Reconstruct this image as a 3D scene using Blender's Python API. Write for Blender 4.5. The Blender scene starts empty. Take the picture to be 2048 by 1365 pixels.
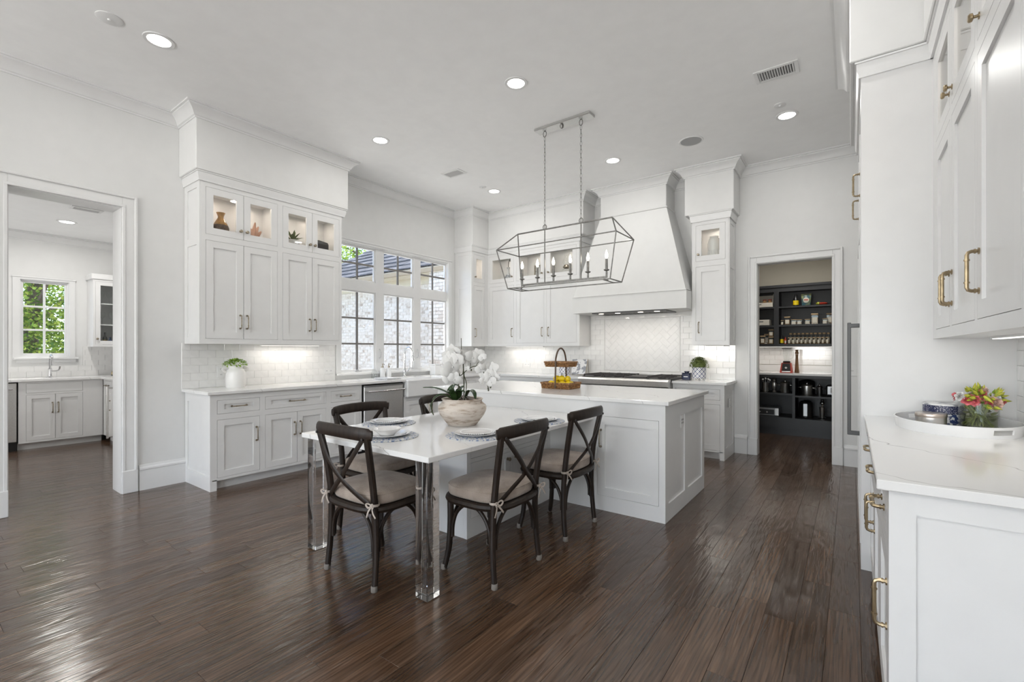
import bpy, bmesh, math, random
from mathutils import Vector, Matrix
random.seed(7)
PI = math.pi
C = bpy.context.scene
COL = C.collection

# ---------------------------------------------------------------- camera
cd = bpy.data.cameras.new('camera'); cam = bpy.data.objects.new('camera', cd); COL.objects.link(cam)
cam.location = (0, 0, 1.30); cam.rotation_euler = (PI / 2, 0, math.radians(36.29))
cd.sensor_width = 36; cd.lens = 16.253; cd.shift_y = 0.00854; cd.clip_start = .03; cd.clip_end = 200
C.camera = cam

# ---------------------------------------------------------------- world, sun, daylight, fill lamps, exposure
W = bpy.data.worlds.new('world'); C.world = W; W.use_nodes = True
nt = W.node_tree; nt.nodes.clear()
wo = nt.nodes.new('ShaderNodeOutputWorld'); bg = nt.nodes.new('ShaderNodeBackground')
sk = nt.nodes.new('ShaderNodeTexSky'); sk.sky_type = 'NISHITA'; sk.sun_disc = False
sk.sun_elevation = math.radians(62); sk.sun_rotation = math.radians(100); sk.air_density = .8; sk.dust_density = 1.6
bg.inputs['Strength'].default_value = 0.85
nt.links.new(sk.outputs[0], bg.inputs[0]); nt.links.new(bg.outputs[0], wo.inputs[0])

def sunlamp(direction, energy, col, angle=.6):
    l = bpy.data.lights.new('sun', 'SUN'); l.energy = energy; l.color = col; l.angle = math.radians(angle)
    o = bpy.data.objects.new('sun', l); COL.objects.link(o)
    o.rotation_euler = Vector(direction).to_track_quat('-Z', 'Y').to_euler(); o.location = (-20, -5, 30)
sunlamp((.40, -.25, -.88), 6.0, (1, .95, .87))

def area(name, loc, rot, sx, sy, power, col=(1, 1, 1), shape='RECTANGLE', spread=180):
    l = bpy.data.lights.new(name, 'AREA'); l.shape = shape; l.size = sx
    if shape in ('RECTANGLE', 'ELLIPSE'): l.size_y = sy
    l.energy = power; l.color = col; l.spread = math.radians(spread)
    o = bpy.data.objects.new(name, l); COL.objects.link(o); o.location = loc; o.rotation_euler = rot
    return o
DAY = (1, .995, .985)
# lamps added as daylight in three unseen living room windows behind the camera
for wx in (-3.9, -1.6, .7):
    area('window_daylight', (wx, -5.44, 1.55), (PI / 2 + .10, 0, 0), 1.7, 2.3, 5, DAY)
    area('ceiling_fill', (wx, -5.42, 1.3), (PI / 2 + 1.18, 0, 0), 1.7, 1.6, 175, (1, .995, .975))   # added uplight in the same openings, aimed to brighten the ceiling
area('sink_window_fill', (-5.80, 4.47, .62), (0, -.62 + PI, 0), 1.0, 2.2, 60, (1, .98, .95)).rotation_euler = Vector((.62, 0, .78)).to_track_quat('-Z', 'Y').to_euler()      # added lamp hidden below the sink window sill, lifts the ceiling
area('scullery_fill', (-7.4, -.84, 1.5), (PI / 2 + .20, 0, 0), 1.5, 1.5, 52, DAY)      # added fill lamp on the unseen solid wall, brightens the scullery
CAN_W = 6.5
C.view_settings.view_transform = 'Standard'; C.view_settings.look = 'None'
C.view_settings.exposure = -0.08; C.view_settings.gamma = 1.0; C.view_settings.use_curve_mapping = False

# ---------------------------------------------------------------- mesh builder
class MB:
    def __init__(s): s.bm = bmesh.new(); s.mi = 0
    def _tag(s, n0):
        if s.mi:
            s.bm.faces.ensure_lookup_table()
            for f in s.bm.faces[n0:]: f.material_index = s.mi
    def poly(s, pts, faces):
        n0 = len(s.bm.faces)
        v = [s.bm.verts.new(p) for p in pts]
        for f in faces:
            try: s.bm.faces.new([v[i] for i in f])
            except ValueError: pass
        s._tag(n0); return v
    def box(s, a, b):
        x0, x1 = sorted((a[0], b[0])); y0, y1 = sorted((a[1], b[1])); z0, z1 = sorted((a[2], b[2]))
        s.poly([(x0,y0,z0),(x1,y0,z0),(x1,y1,z0),(x0,y1,z0),(x0,y0,z1),(x1,y0,z1),(x1,y1,z1),(x0,y1,z1)],
               [(3,2,1,0),(4,5,6,7),(0,1,5,4),(1,2,6,5),(2,3,7,6),(3,0,4,7)])
        return s
    def cbox(s, a, b, c=.004):           # box with chamfered edges
        x0, x1 = sorted((a[0], b[0])); y0, y1 = sorted((a[1], b[1])); z0, z1 = sorted((a[2], b[2]))
        c = min(c, (x1-x0)*.45, (y1-y0)*.45, (z1-z0)*.45)
        t = bmesh.new(); r = bmesh.ops.create_cube(t, size=1)
        for v in t.verts: v.co = ((x0+x1)/2+v.co.x*(x1-x0), (y0+y1)/2+v.co.y*(y1-y0), (z0+z1)/2+v.co.z*(z1-z0))
        bmesh.ops.bevel(t, geom=t.edges[:], offset=c, segments=1, affect='EDGES', profile=.5)
        t.verts.index_update()
        s.poly([v.co.copy() for v in t.verts], [[v.index for v in f.verts] for f in t.faces]); t.free()
        return s
    def tube(s, pts, r, n=8, cap=True, closed=False, up=None):
        P = [Vector(p) for p in pts]; N = len(P)
        R = r if isinstance(r, (list, tuple)) else [r]*N
        rings = []; prev = None
        for i in range(N):
            if closed: t = (P[(i+1) % N]-P[i-1])
            else: t = P[min(i+1, N-1)]-P[max(i-1, 0)]
            t.normalize()
            if prev is None:
                a = Vector(up) if up else (Vector((0,0,1)) if abs(t.z) < .9 else Vector((1,0,0)))
            else: a = prev
            u = (a - t*a.dot(t)); u.normalize(); prev = u; w = t.cross(u)
            rr = R[i]; ru, rw = rr if isinstance(rr, (list, tuple)) else (rr, rr)
            rings.append([P[i]+u*ru*math.cos(2*PI*k/n)+w*rw*math.sin(2*PI*k/n) for k in range(n)])
        pts2 = [p for g in rings for p in g]; F = []
        for i in range(N if closed else N-1):
            j = (i+1) % N
            for k in range(n):
                l = (k+1) % n; F.append((i*n+k, i*n+l, j*n+l, j*n+k))
        if cap and not closed:
            F.append(tuple(range(n))[::-1]); F.append(tuple((N-1)*n+k for k in range(n)))
        s.poly(pts2, F); return s
    def strip(s, pts, hw, ht, up=(0,0,1)):      # rectangular bar swept along a path: half width along 'up', half thickness across
        P = [Vector(p) for p in pts]; N = len(P); V = []; F = []
        for i in range(N):
            t = (P[min(i+1, N-1)]-P[max(i-1, 0)]).normalized(); a = Vector(up); u = (a-t*a.dot(t)).normalized(); w = t.cross(u)
            for (p, q) in ((1,1),(1,-1),(-1,-1),(-1,1)): V.append(P[i]+u*hw*p+w*ht*q)
        for i in range(N-1):
            for k in range(4): F.append((i*4+k, i*4+(k+1) % 4, i*4+4+(k+1) % 4, i*4+4+k))
        F += [(3,2,1,0), tuple((N-1)*4+k for k in range(4))]
        s.poly(V, F); return s
    def lathe(s, prof, n=24, c=(0,0,0), sx=1, sy=1, a0=0, cap=True):
        V = []; F = []
        for (r, z) in prof:
            for k in range(n):
                a = a0+2*PI*k/n; V.append((c[0]+r*sx*math.cos(a), c[1]+r*sy*math.sin(a), c[2]+z))
        for i in range(len(prof)-1):
            for k in range(n):
                l = (k+1) % n; F.append((i*n+k, i*n+l, (i+1)*n+l, (i+1)*n+k))
        if cap and prof[0][0] > 1e-4: F.append(tuple(range(n))[::-1])
        if cap and prof[-1][0] > 1e-4: F.append(tuple((len(prof)-1)*n+k for k in range(n)))
        v = s.poly(V, F); bmesh.ops.remove_doubles(s.bm, verts=v, dist=1e-5); return s
    def cyl(s, c, r, h, n=16, r2=None): return s.lathe([(r, 0), (r if r2 is None else r2, h)], n, c)
    def ell(s, c, rx, ry, rz, n=12, m=8, rot=None):
        V = []; F = []
        for i in range(m+1):
            th = PI*i/m
            for k in range(n):
                a = 2*PI*k/n; p = Vector((rx*math.sin(th)*math.cos(a), ry*math.sin(th)*math.sin(a), -rz*math.cos(th)))
                if rot: p = rot @ p
                V.append(p+Vector(c))
        for i in range(m):
            for k in range(n):
                l = (k+1) % n; F.append((i*n+k, i*n+l, (i+1)*n+l, (i+1)*n+k))
        v = s.poly(V, F); bmesh.ops.remove_doubles(s.bm, verts=v, dist=1e-5); return s
    def prism(s, poly, axis, lo, hi):           # polygon in the two other axes, extruded along axis
        def P(a, b, h): return {'x': (h, a, b), 'y': (a, h, b), 'z': (a, b, h)}[axis]
        n = len(poly); V = [P(a, b, lo) for a, b in poly]+[P(a, b, hi) for a, b in poly]
        s.poly(V, [tuple(range(n))[::-1], tuple(range(n, 2*n))]+[(i, (i+1) % n, n+(i+1) % n, n+i) for i in range(n)]); return s
    def leaf(s, base, d, L, w, droop=.3, up=(0,0,1), seg=4, fold=.15):   # curved, creased leaf blade
        d = Vector(d).normalized(); u = Vector(up); sd = d.cross(u)
        if sd.length < .05: sd = d.cross(Vector((1,0,0)))
        sd.normalize(); u = sd.cross(d); V = []; F = []
        for i in range(seg+1):
            t = i/seg; c = Vector(base)+d*L*t-Vector((0,0,1))*droop*L*t*t
            ww = w*math.sin(PI*min(.98, .12+.88*t))**.8 if i < seg else w*.04
            V += [c-sd*ww+u*fold*ww, c, c+sd*ww+u*fold*ww]
        for i in range(seg):
            a = i*3; F += [(a, a+1, a+4, a+3), (a+1, a+2, a+5, a+4)]
        s.poly(V, F); return s
    def build(s, name, mats, parent=None, kind=None, smooth=True, angle=35, off=None):
        bm = s.bm
        bmesh.ops.recalc_face_normals(bm, faces=bm.faces[:])
        o3 = Vector((0,0,0))
        if off is not None: o3 = Vector(off)
        elif parent is not None:
            p = parent
            while p is not None: o3 += p.location; p = p.parent
        if o3.length > 0: bmesh.ops.translate(bm, verts=bm.verts[:], vec=-o3)
        me = bpy.data.meshes.new(name); bm.to_mesh(me); bm.free()
        for m in (mats if isinstance(mats, (list, tuple)) else [mats]): me.materials.append(m)
        if smooth:
            me.polygons.foreach_set('use_smooth', [True]*len(me.polygons)); me.set_sharp_from_angle(angle=math.radians(angle))
        o = bpy.data.objects.new(name, me); COL.objects.link(o); o.parent = parent
        if kind: o['kind'] = kind
        return o

def tag(o, label, cat, group=None):
    o['label'] = label; o['category'] = cat
    if group: o['group'] = group
    return o
def thing(name, label, cat, loc=(0,0,0), group=None):
    o = bpy.data.objects.new(name, None); COL.objects.link(o); o.location = loc; o.empty_display_size = .1
    return tag(o, label, cat, group)
def struct(o): o['kind'] = 'structure'; return o
def dup(o, parent=None):
    c = o.copy(); COL.objects.link(c); c.parent = parent
    for ch in list(o.children): dup(ch, c)
    return c

# ---------------------------------------------------------------- materials
def new_mat(name):
    m = bpy.data.materials.new(name); m.use_nodes = True; t = m.node_tree; t.nodes.clear()
    out = t.nodes.new('ShaderNodeOutputMaterial'); p = t.nodes.new('ShaderNodeBsdfPrincipled')
    t.links.new(p.outputs[0], out.inputs[0]); return m, t, p, out
def N(t, typ, **kw):
    n = t.nodes.new(typ)
    for k, v in kw.items():
        if k.startswith('i_'):
            key = k[2:]; n.inputs[int(key) if key.isdigit() else key].default_value = v
        else: setattr(n, k, v)
    return n
def coords(t, scale=(1,1,1), rnd=False, kind='Object'):
    tc = N(t, 'ShaderNodeTexCoord'); mp = N(t, 'ShaderNodeMapping'); mp.inputs['Scale'].default_value = scale
    t.links.new(tc.outputs[kind], mp.inputs[0])
    if rnd:
        oi = N(t, 'ShaderNodeObjectInfo'); ml = N(t, 'ShaderNodeMath', operation='MULTIPLY', i_1=37.0)
        t.links.new(oi.outputs['Random'], ml.inputs[0]); t.links.new(ml.outputs[0], mp.inputs['Location'])
    return mp
def ramp(t, fac, stops):
    r = N(t, 'ShaderNodeValToRGB'); e = r.color_ramp.elements
    while len(e) > len(stops): e.remove(e[-1])
    while len(e) < len(stops): e.new(1)
    for el, (p, c) in zip(e, stops): el.position = p; el.color = (*c, 1) if len(c) == 3 else c
    t.links.new(fac, r.inputs[0]); return r
def bump(t, p, h, strength=.2, dist=.01):
    b = N(t, 'ShaderNodeBump', i_Strength=strength, i_Distance=dist); t.links.new(h, b.inputs['Height']); t.links.new(b.outputs[0], p.inputs['Normal']); return b
def mat(name, col, rough=.5, metal=0, noise=0, nscale=8, bmp=0, bscale=60, spec=.5, coat=0, emis=None, estr=0, sss=0, alpha=None):
    m, t, p, o = new_mat(name)
    p.inputs['Base Color'].default_value = (*col, 1); p.inputs['Roughness'].default_value = rough; p.inputs['Metallic'].default_value = metal
    p.inputs['Specular IOR Level'].default_value = spec
    if coat: p.inputs['Coat Weight'].default_value = coat; p.inputs['Coat Roughness'].default_value = .08
    if emis: p.inputs['Emission Color'].default_value = (*emis, 1); p.inputs['Emission Strength'].default_value = estr
    mp = coords(t)
    nz = N(t, 'ShaderNodeTexNoise', i_Scale=nscale, i_Detail=3.0); t.links.new(mp.outputs[0], nz.inputs['Vector'])
    k = noise if noise else .015
    r = ramp(t, nz.outputs['Fac'], [(.3, tuple(max(0, c*(1-k)) for c in col)), (.7, tuple(min(1, c*(1+k)) for c in col))])
    t.links.new(r.outputs[0], p.inputs['Base Color'])
    if bmp:
        n2 = N(t, 'ShaderNodeTexNoise', i_Scale=bscale, i_Detail=2.0); t.links.new(mp.outputs[0], n2.inputs['Vector']); bump(t, p, n2.outputs['Fac'], bmp, .004)
    return m
def thin_glass(name, tint=(1,1,1), rough=.0, refl=1.0):
    m = bpy.data.materials.new(name); m.use_nodes = True; t = m.node_tree; t.nodes.clear()
    out = N(t, 'ShaderNodeOutputMaterial'); tr = N(t, 'ShaderNodeBsdfTransparent'); gl = N(t, 'ShaderNodeBsdfGlossy'); mx = N(t, 'ShaderNodeMixShader')
    tr.inputs[0].default_value = (*tint, 1); gl.inputs['Roughness'].default_value = rough
    ge = N(t, 'ShaderNodeNewGeometry'); dt = N(t, 'ShaderNodeVectorMath', operation='DOT_PRODUCT'); t.links.new(ge.outputs['Normal'], dt.inputs[0]); t.links.new(ge.outputs['Incoming'], dt.inputs[1])
    ab = N(t, 'ShaderNodeMath', operation='ABSOLUTE'); t.links.new(dt.outputs['Value'], ab.inputs[0]); iv = N(t, 'ShaderNodeMath', operation='SUBTRACT', i_0=1.0); t.links.new(ab.outputs[0], iv.inputs[1])
    pw = N(t, 'ShaderNodeMath', operation='POWER', i_1=5.0); t.links.new(iv.outputs[0], pw.inputs[0]); fr = N(t, 'ShaderNodeMath', operation='MULTIPLY_ADD', i_1=.96, i_2=.04); t.links.new(pw.outputs[0], fr.inputs[0])
    ml = N(t, 'ShaderNodeMath', operation='MULTIPLY', i_1=refl)
    t.links.new(fr.outputs[0], ml.inputs[0]); t.links.new(ml.outputs[0], mx.inputs[0]); t.links.new(tr.outputs[0], mx.inputs[1]); t.links.new(gl.outputs[0], mx.inputs[2])
    t.links.new(mx.outputs[0], out.inputs[0]); return m
def emit(name, col, s):
    return mat(name, (.9,.9,.9), .4, emis=col, estr=s)

M = {}
M['wall'] = mat('white wall paint', (.75,.75,.74), .55, bmp=.05, bscale=220)
M['ceil'] = mat('white ceiling paint', (.91,.91,.905), .7, bmp=.05, bscale=180)
M['trim'] = mat('white trim paint', (.78,.78,.775), .35)
M['cab'] = mat('white cabinet lacquer', (.765,.763,.757), .32)
M['cabin'] = mat('white cabinet interior', (.80,.78,.75), .5)
M['tile'] = mat('glossy white tile glaze', (.82,.815,.80), .10, noise=.03, nscale=14, coat=.4)
M['grout'] = mat('pale grout', (.70,.69,.67), .8)
M['nickel'] = mat('aged nickel', (.36,.31,.24), .32, 1, noise=.15, nscale=40)
M['brass'] = mat('antique brass', (.38,.30,.19), .30, 1, noise=.15, nscale=40)
M['chrome'] = mat('polished chrome', (.72,.72,.73), .08, 1)
M['steel'] = mat('brushed stainless steel', (.74,.73,.71), .34, 1, noise=.05, nscale=60)
M['bar'] = mat('dark grey handle steel', (.085,.085,.085), .4)
M['steeldk'] = mat('dark stainless steel', (.30,.30,.30), .28, 1)
M['black'] = mat('black enamel', (.012,.011,.011), .35)
M['iron'] = mat('black cast iron', (.028,.022,.022), .5, bmp=.1)
M['rubber'] = mat('black rubber', (.02,.02,.02), .7)
M['porc'] = mat('white fireclay', (.84,.84,.84), .12, coat=.3)
M['ceramic'] = mat('white ceramic', (.80,.79,.77), .28)
M['platew'] = mat('white glazed porcelain', (.83,.83,.83), .12, coat=.3)
M['plastic'] = mat('white plastic', (.78,.78,.77), .4)
M['dkplastic'] = mat('dark slot', (.10,.10,.10), .6)
M['glass'] = thin_glass('window glass', (.97,.98,.975))
M['cglass'] = thin_glass('clear jar glass', (.95,.96,.955), .0, 1.3)
M['vent'] = mat('vent dark duct', (.06,.06,.06), .8)
M['muntin'] = mat('backlit muntin grey', (.20,.19,.18), .5)  # dark grey stands in for backlight shade on the window bars
M['pend'] = mat('brushed grey nickel', (.24,.235,.225), .38, 1, noise=.2, nscale=50)
M['pendcan'] = mat('hammered silver plate', (.62,.62,.61), .28, 1, bmp=.6, bscale=55)
M['can'] = emit('lit lamp diffuser', (1, .97, .92), 9)
M['bulb'] = emit('lit candle bulb', (1, .90, .74), 14)
M['warm'] = emit('warm puck light', (1, .86, .70), 8)
M['strip'] = emit('lit strip diffuser', (1, .95, .88), 1.6)
M['pdark'] = mat('charcoal pantry paint', (.016,.0165,.018), .42, noise=.12)
M['pbeige'] = mat('beige pantry wall', (.47,.43,.35), .7)
M['lemon'] = mat('lemon skin', (.85,.62,.01), .38, bmp=.25, bscale=160)
M['soil'] = mat('bark and moss', (.10,.065,.04), .9, noise=.4, nscale=60, bmp=.6, bscale=60)
M['leaf'] = mat('dark orchid leaf', (.022,.05,.014), .25, noise=.3, nscale=20)
M['petal'] = mat('white orchid petal', (.72,.71,.69), .6)
M['stemg'] = mat('dark green stem', (.05,.055,.025), .5)
M['lime'] = mat('bright green leaf', (.30,.48,.06), .5, noise=.45, nscale=40)
M['box'] = mat('olive green leaf', (.13,.17,.04), .55, noise=.5, nscale=60)
M['amber'] = mat('amber vase glaze', (.42,.22,.06), .15, noise=.5, nscale=18, coat=.5)
M['pinkgl'] = mat('pale pink coral', (.72,.42,.30), .35, noise=.15)
M['wood'] = mat('light wood', (.45,.29,.15), .5, noise=.25, nscale=30)
M['dkbox'] = mat('dark grey box', (.08,.075,.07), .5)
M['navy'] = mat('navy glaze', (.012,.018,.055), .2, noise=.2)
M['blue'] = mat('deep blue glaze', (.02,.045,.12), .15, noise=.3, nscale=25)
M['gold'] = mat('gold wire', (.55,.40,.16), .25, 1)
M['cream'] = mat('cream plastic', (.62,.58,.50), .5)
M['paper'] = mat('label paper', (.72,.67,.56), .7)
M['bamboo'] = mat('bamboo lid', (.48,.34,.19), .5, noise=.15, nscale=40)
M['spice'] = mat('spice', (.23,.13,.05), .8, noise=.5, nscale=70)
M['grain'] = mat('grain', (.42,.28,.14), .8, noise=.4, nscale=90)
M['red'] = mat('red plastic', (.50,.055,.03), .3)
M['tow'] = mat('grey linen towel', (.52,.52,.53), .85, noise=.15, nscale=70)
M['tray'] = mat('white lacquer tray', (.80,.80,.80), .2, coat=.3)
M['tin'] = mat('brushed silver tin', (.62,.60,.58), .3, 1, noise=.05)
M['copper'] = mat('rose metal rim', (.58,.51,.46), .28, 1)
M['pinkf'] = mat('pink petal', (.72,.16,.18), .5, noise=.3, nscale=50)
M['pinkl'] = mat('pale pink petal', (.80,.56,.48), .5, noise=.12, nscale=50)
M['bud'] = mat('yellow green bud', (.45,.45,.05), .45, noise=.35, nscale=40)
M['stalk'] = mat('cut green stalk', (.20,.23,.06), .35, noise=.35, nscale=30)
M['acryl'] = None
def acrylic():
    m, t, p, o = new_mat('clear acrylic')
    p.inputs['Base Color'].default_value = (.97,.97,.96,1); p.inputs['Roughness'].default_value = .01
    p.inputs['Transmission Weight'].default_value = 1; p.inputs['IOR'].default_value = 1.40
    return m
M['acryl'] = acrylic()
def floor_wood():
    m, t, p, o = new_mat('dark hand scraped oak'); L = t.links.new
    oi = N(t, 'ShaderNodeObjectInfo'); gi = N(t, 'ShaderNodeNewGeometry')
    ad = N(t, 'ShaderNodeMath', operation='ADD'); L(oi.outputs['Random'], ad.inputs[0]); L(gi.outputs['Random Per Island'], ad.inputs[1])
    fr = N(t, 'ShaderNodeMath', operation='FRACT'); L(ad.outputs[0], fr.inputs[0])
    tc = N(t, 'ShaderNodeTexCoord'); of = N(t, 'ShaderNodeVectorMath', operation='ADD'); ml = N(t, 'ShaderNodeMath', operation='MULTIPLY', i_1=53.0)
    L(fr.outputs[0], ml.inputs[0]); L(tc.outputs['Object'], of.inputs[0]); L(ml.outputs[0], of.inputs[1])
    def nz(scale, sc, det, dist=0):
        mp = N(t, 'ShaderNodeMapping'); mp.inputs['Scale'].default_value = scale; L(of.outputs[0], mp.inputs[0])
        n = N(t, 'ShaderNodeTexNoise', i_Scale=sc, i_Detail=det, i_Distortion=dist); L(mp.outputs[0], n.inputs['Vector']); return n
    g1 = nz((1, .06, 1), 34, 6, .6); g2 = nz((1, .03, 1), 120, 3)
    c1 = ramp(t, g1.outputs['Fac'], [(.25, (.062,.033,.0195)), (.48, (.088,.050,.030)), (.62, (.110,.064,.039)), (.80, (.150,.092,.058))])
    c2 = ramp(t, g2.outputs['Fac'], [(.35, (.72,.72,.72)), (.65, (1.12,1.12,1.12))])
    tone = ramp(t, fr.outputs[0], [(0, (.74,.73,.72)), (.5, (1,1,1)), (1, (1.28,1.26,1.22))])
    m1 = N(t, 'ShaderNodeMix', data_type='RGBA', blend_type='MULTIPLY'); m1.inputs[0].default_value = 1; L(c1.outputs[0], m1.inputs[6]); L(c2.outputs[0], m1.inputs[7])
    wp = N(t, 'ShaderNodeMapping'); wp.inputs['Scale'].default_value = (1, .10, 1); L(of.outputs[0], wp.inputs[0])
    wv = N(t, 'ShaderNodeTexWave', wave_type='BANDS', bands_direction='X', i_Scale=16.0, i_Distortion=9.0, i_Detail=2.0); wv.inputs['Detail Scale'].default_value = 1.2; L(wp.outputs[0], wv.inputs['Vector'])
    cw = ramp(t, wv.outputs['Fac'], [(.0, (.70,.68,.66)), (.35, (1,1,1)), (1, (1.04,1.04,1.04))])
    m0 = N(t, 'ShaderNodeMix', data_type='RGBA', blend_type='MULTIPLY'); m0.inputs[0].default_value = 1; L(m1.outputs[2], m0.inputs[6]); L(cw.outputs[0], m0.inputs[7]); m1 = m0
    m2 = N(t, 'ShaderNodeMix', data_type='RGBA', blend_type='MULTIPLY'); m2.inputs[0].default_value = 1; L(m1.outputs[2], m2.inputs[6]); L(tone.outputs[0], m2.inputs[7])
    L(m2.outputs[2], p.inputs['Base Color'])
    s1 = nz((1, .10, 1), 62, 1, .5); s2 = nz((1, .35, 1), 9, 1, .8); s3 = nz((1, .05, 1), 150, 2)
    m1_ = N(t, 'ShaderNodeMath', operation='MULTIPLY_ADD', i_1=3.4); L(s2.outputs['Fac'], m1_.inputs[0]); L(s1.outputs['Fac'], m1_.inputs[2])
    m2_ = N(t, 'ShaderNodeMath', operation='MULTIPLY_ADD', i_1=.12); L(s3.outputs['Fac'], m2_.inputs[0]); L(m1_.outputs[0], m2_.inputs[2])
    bump(t, p, m2_.outputs[0], .42, .0045)
    rr = ramp(t, g1.outputs['Fac'], [(.3, (.17,)*3), (.7, (.26,)*3)]); L(rr.outputs[0], p.inputs['Roughness'])
    p.inputs['Coat Weight'].default_value = .15; p.inputs['Coat Roughness'].default_value = .15
    return m
M['floor'] = floor_wood()
M['gap'] = mat('dark floor gap', (.035,.02,.013), .9)
def quartz():
    m, t, p, o = new_mat('white veined quartz'); L = t.links.new
    mp = coords(t, (1,1,1)); wn = N(t, 'ShaderNodeTexNoise', i_Scale=1.6, i_Detail=4.0); L(mp.outputs[0], wn.inputs['Vector'])
    sc = N(t, 'ShaderNodeVectorMath', operation='SCALE'); sc.inputs['Scale'].default_value = .75; L(wn.outputs['Color'], sc.inputs[0])
    ad = N(t, 'ShaderNodeVectorMath', operation='ADD'); L(mp.outputs[0], ad.inputs[0]); L(sc.outputs[0], ad.inputs[1])
    wv = N(t, 'ShaderNodeTexWave', wave_type='BANDS', bands_direction='DIAGONAL', i_Scale=.42, i_Distortion=1.5, i_Detail=2.0); wv.inputs['Detail Scale'].default_value = 1.5
    L(ad.outputs[0], wv.inputs['Vector'])
    r = ramp(t, wv.outputs['Fac'], [(.0, (0,0,0)), (.478, (0,0,0)), (.5, (1,1,1)), (.508, (.1,.1,.1)), (.522, (0,0,0)), (1, (0,0,0))])
    n2 = N(t, 'ShaderNodeTexNoise', i_Scale=2.2); L(mp.outputs[0], n2.inputs['Vector']); r2 = ramp(t, n2.outputs['Fac'], [(.36, (.10,)*3), (.60, (.95,)*3)])
    ml = N(t, 'ShaderNodeMix', data_type='RGBA', blend_type='MULTIPLY'); ml.inputs[0].default_value = 1; L(r.outputs[0], ml.inputs[6]); L(r2.outputs[0], ml.inputs[7])
    mx = N(t, 'ShaderNodeMix', data_type='RGBA'); L(ml.outputs[2], mx.inputs[0]); mx.inputs[6].default_value = (.80,.795,.785,1); mx.inputs[7].default_value = (.30,.285,.27,1)
    L(mx.outputs[2], p.inputs['Base Color']); p.inputs['Roughness'].default_value = .12; p.inputs['Specular IOR Level'].default_value = .55
    return m
M['quartz'] = quartz()
def grain_wood(name, c0, c1, scale=(60,60,5), rough=.4):
    m, t, p, o = new_mat(name); mp = coords(t, scale); n = N(t, 'ShaderNodeTexNoise', i_Scale=1.0, i_Detail=5.0, i_Distortion=.4); t.links.new(mp.outputs[0], n.inputs['Vector'])
    r = ramp(t, n.outputs['Fac'], [(.3, c0), (.7, c1)]); t.links.new(r.outputs[0], p.inputs['Base Color']); p.inputs['Roughness'].default_value = rough; p.inputs['Specular IOR Level'].default_value = .35
    bump(t, p, n.outputs['Fac'], .15, .003); return m
M['chair'] = grain_wood('weathered dark wood', (.0085,.005,.0032), (.029,.018,.012), rough=.46)
M['mill'] = grain_wood('walnut', (.10,.05,.022), (.22,.12,.055))
M['cap'] = mat('worn grey foot cap', (.20,.18,.16), .7)
def linen():
    m, t, p, o = new_mat('taupe linen'); mp = coords(t); L = t.links.new
    a = N(t, 'ShaderNodeTexNoise', i_Scale=9.0, i_Detail=4.0); L(mp.outputs[0], a.inputs['Vector'])
    mp2 = coords(t, (40, 420, 420)); b = N(t, 'ShaderNodeTexNoise', i_Scale=1.0, i_Detail=2.0); L(mp2.outputs[0], b.inputs['Vector'])
    ad = N(t, 'ShaderNodeMath', operation='MULTIPLY_ADD', i_1=.6); L(b.outputs['Fac'], ad.inputs[0]); L(a.outputs['Fac'], ad.inputs[2])
    r = ramp(t, ad.outputs[0], [(.5, (.24,.19,.155)), (1.05, (.42,.35,.295))]); L(r.outputs[0], p.inputs['Base Color']); p.inputs['Roughness'].default_value = .9
    p.inputs['Sheen Weight'].default_value = .2; bump(t, p, b.outputs['Fac'], .25, .002); return m
M['linen'] = linen(); M['tie'] = mat('pale linen tie', (.46,.40,.35), .9)
def pot_mat():
    m, t, p, o = new_mat('distressed cream terracotta'); mp = coords(t, (7, 7, 38)); L = t.links.new
    n = N(t, 'ShaderNodeTexNoise', i_Scale=1.0, i_Detail=7.0, i_Roughness=.65); L(mp.outputs[0], n.inputs['Vector'])
    r = ramp(t, n.outputs['Fac'], [(.30, (.20,.14,.10)), (.42, (.42,.34,.27)), (.50, (.62,.55,.48)), (.75, (.68,.63,.57))]); L(r.outputs[0], p.inputs['Base Color'])
    p.inputs['Roughness'].default_value = .8; bump(t, p, n.outputs['Fac'], .5, .006); return m
M['pot'] = pot_mat()
def rattan():
    m, t, p, o = new_mat('brown rattan'); mp = coords(t); L = t.links.new
    n = N(t, 'ShaderNodeTexNoise', i_Scale=60.0, i_Detail=3.0); L(mp.outputs[0], n.inputs['Vector'])
    r = ramp(t, n.outputs['Fac'], [(.3, (.10,.04,.012)), (.5, (.27,.13,.045)), (.72, (.45,.25,.10))]); L(r.outputs[0], p.inputs['Base Color']); p.inputs['Roughness'].default_value = .5; return m
M['rattan'] = rattan(); M['rattanw'] = mat('whitewashed rattan ends', (.45,.36,.29), .7, noise=.5, nscale=70)
M['rattand'] = mat('dark rattan cane', (.09,.055,.032), .45, noise=.25, nscale=40)
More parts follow.
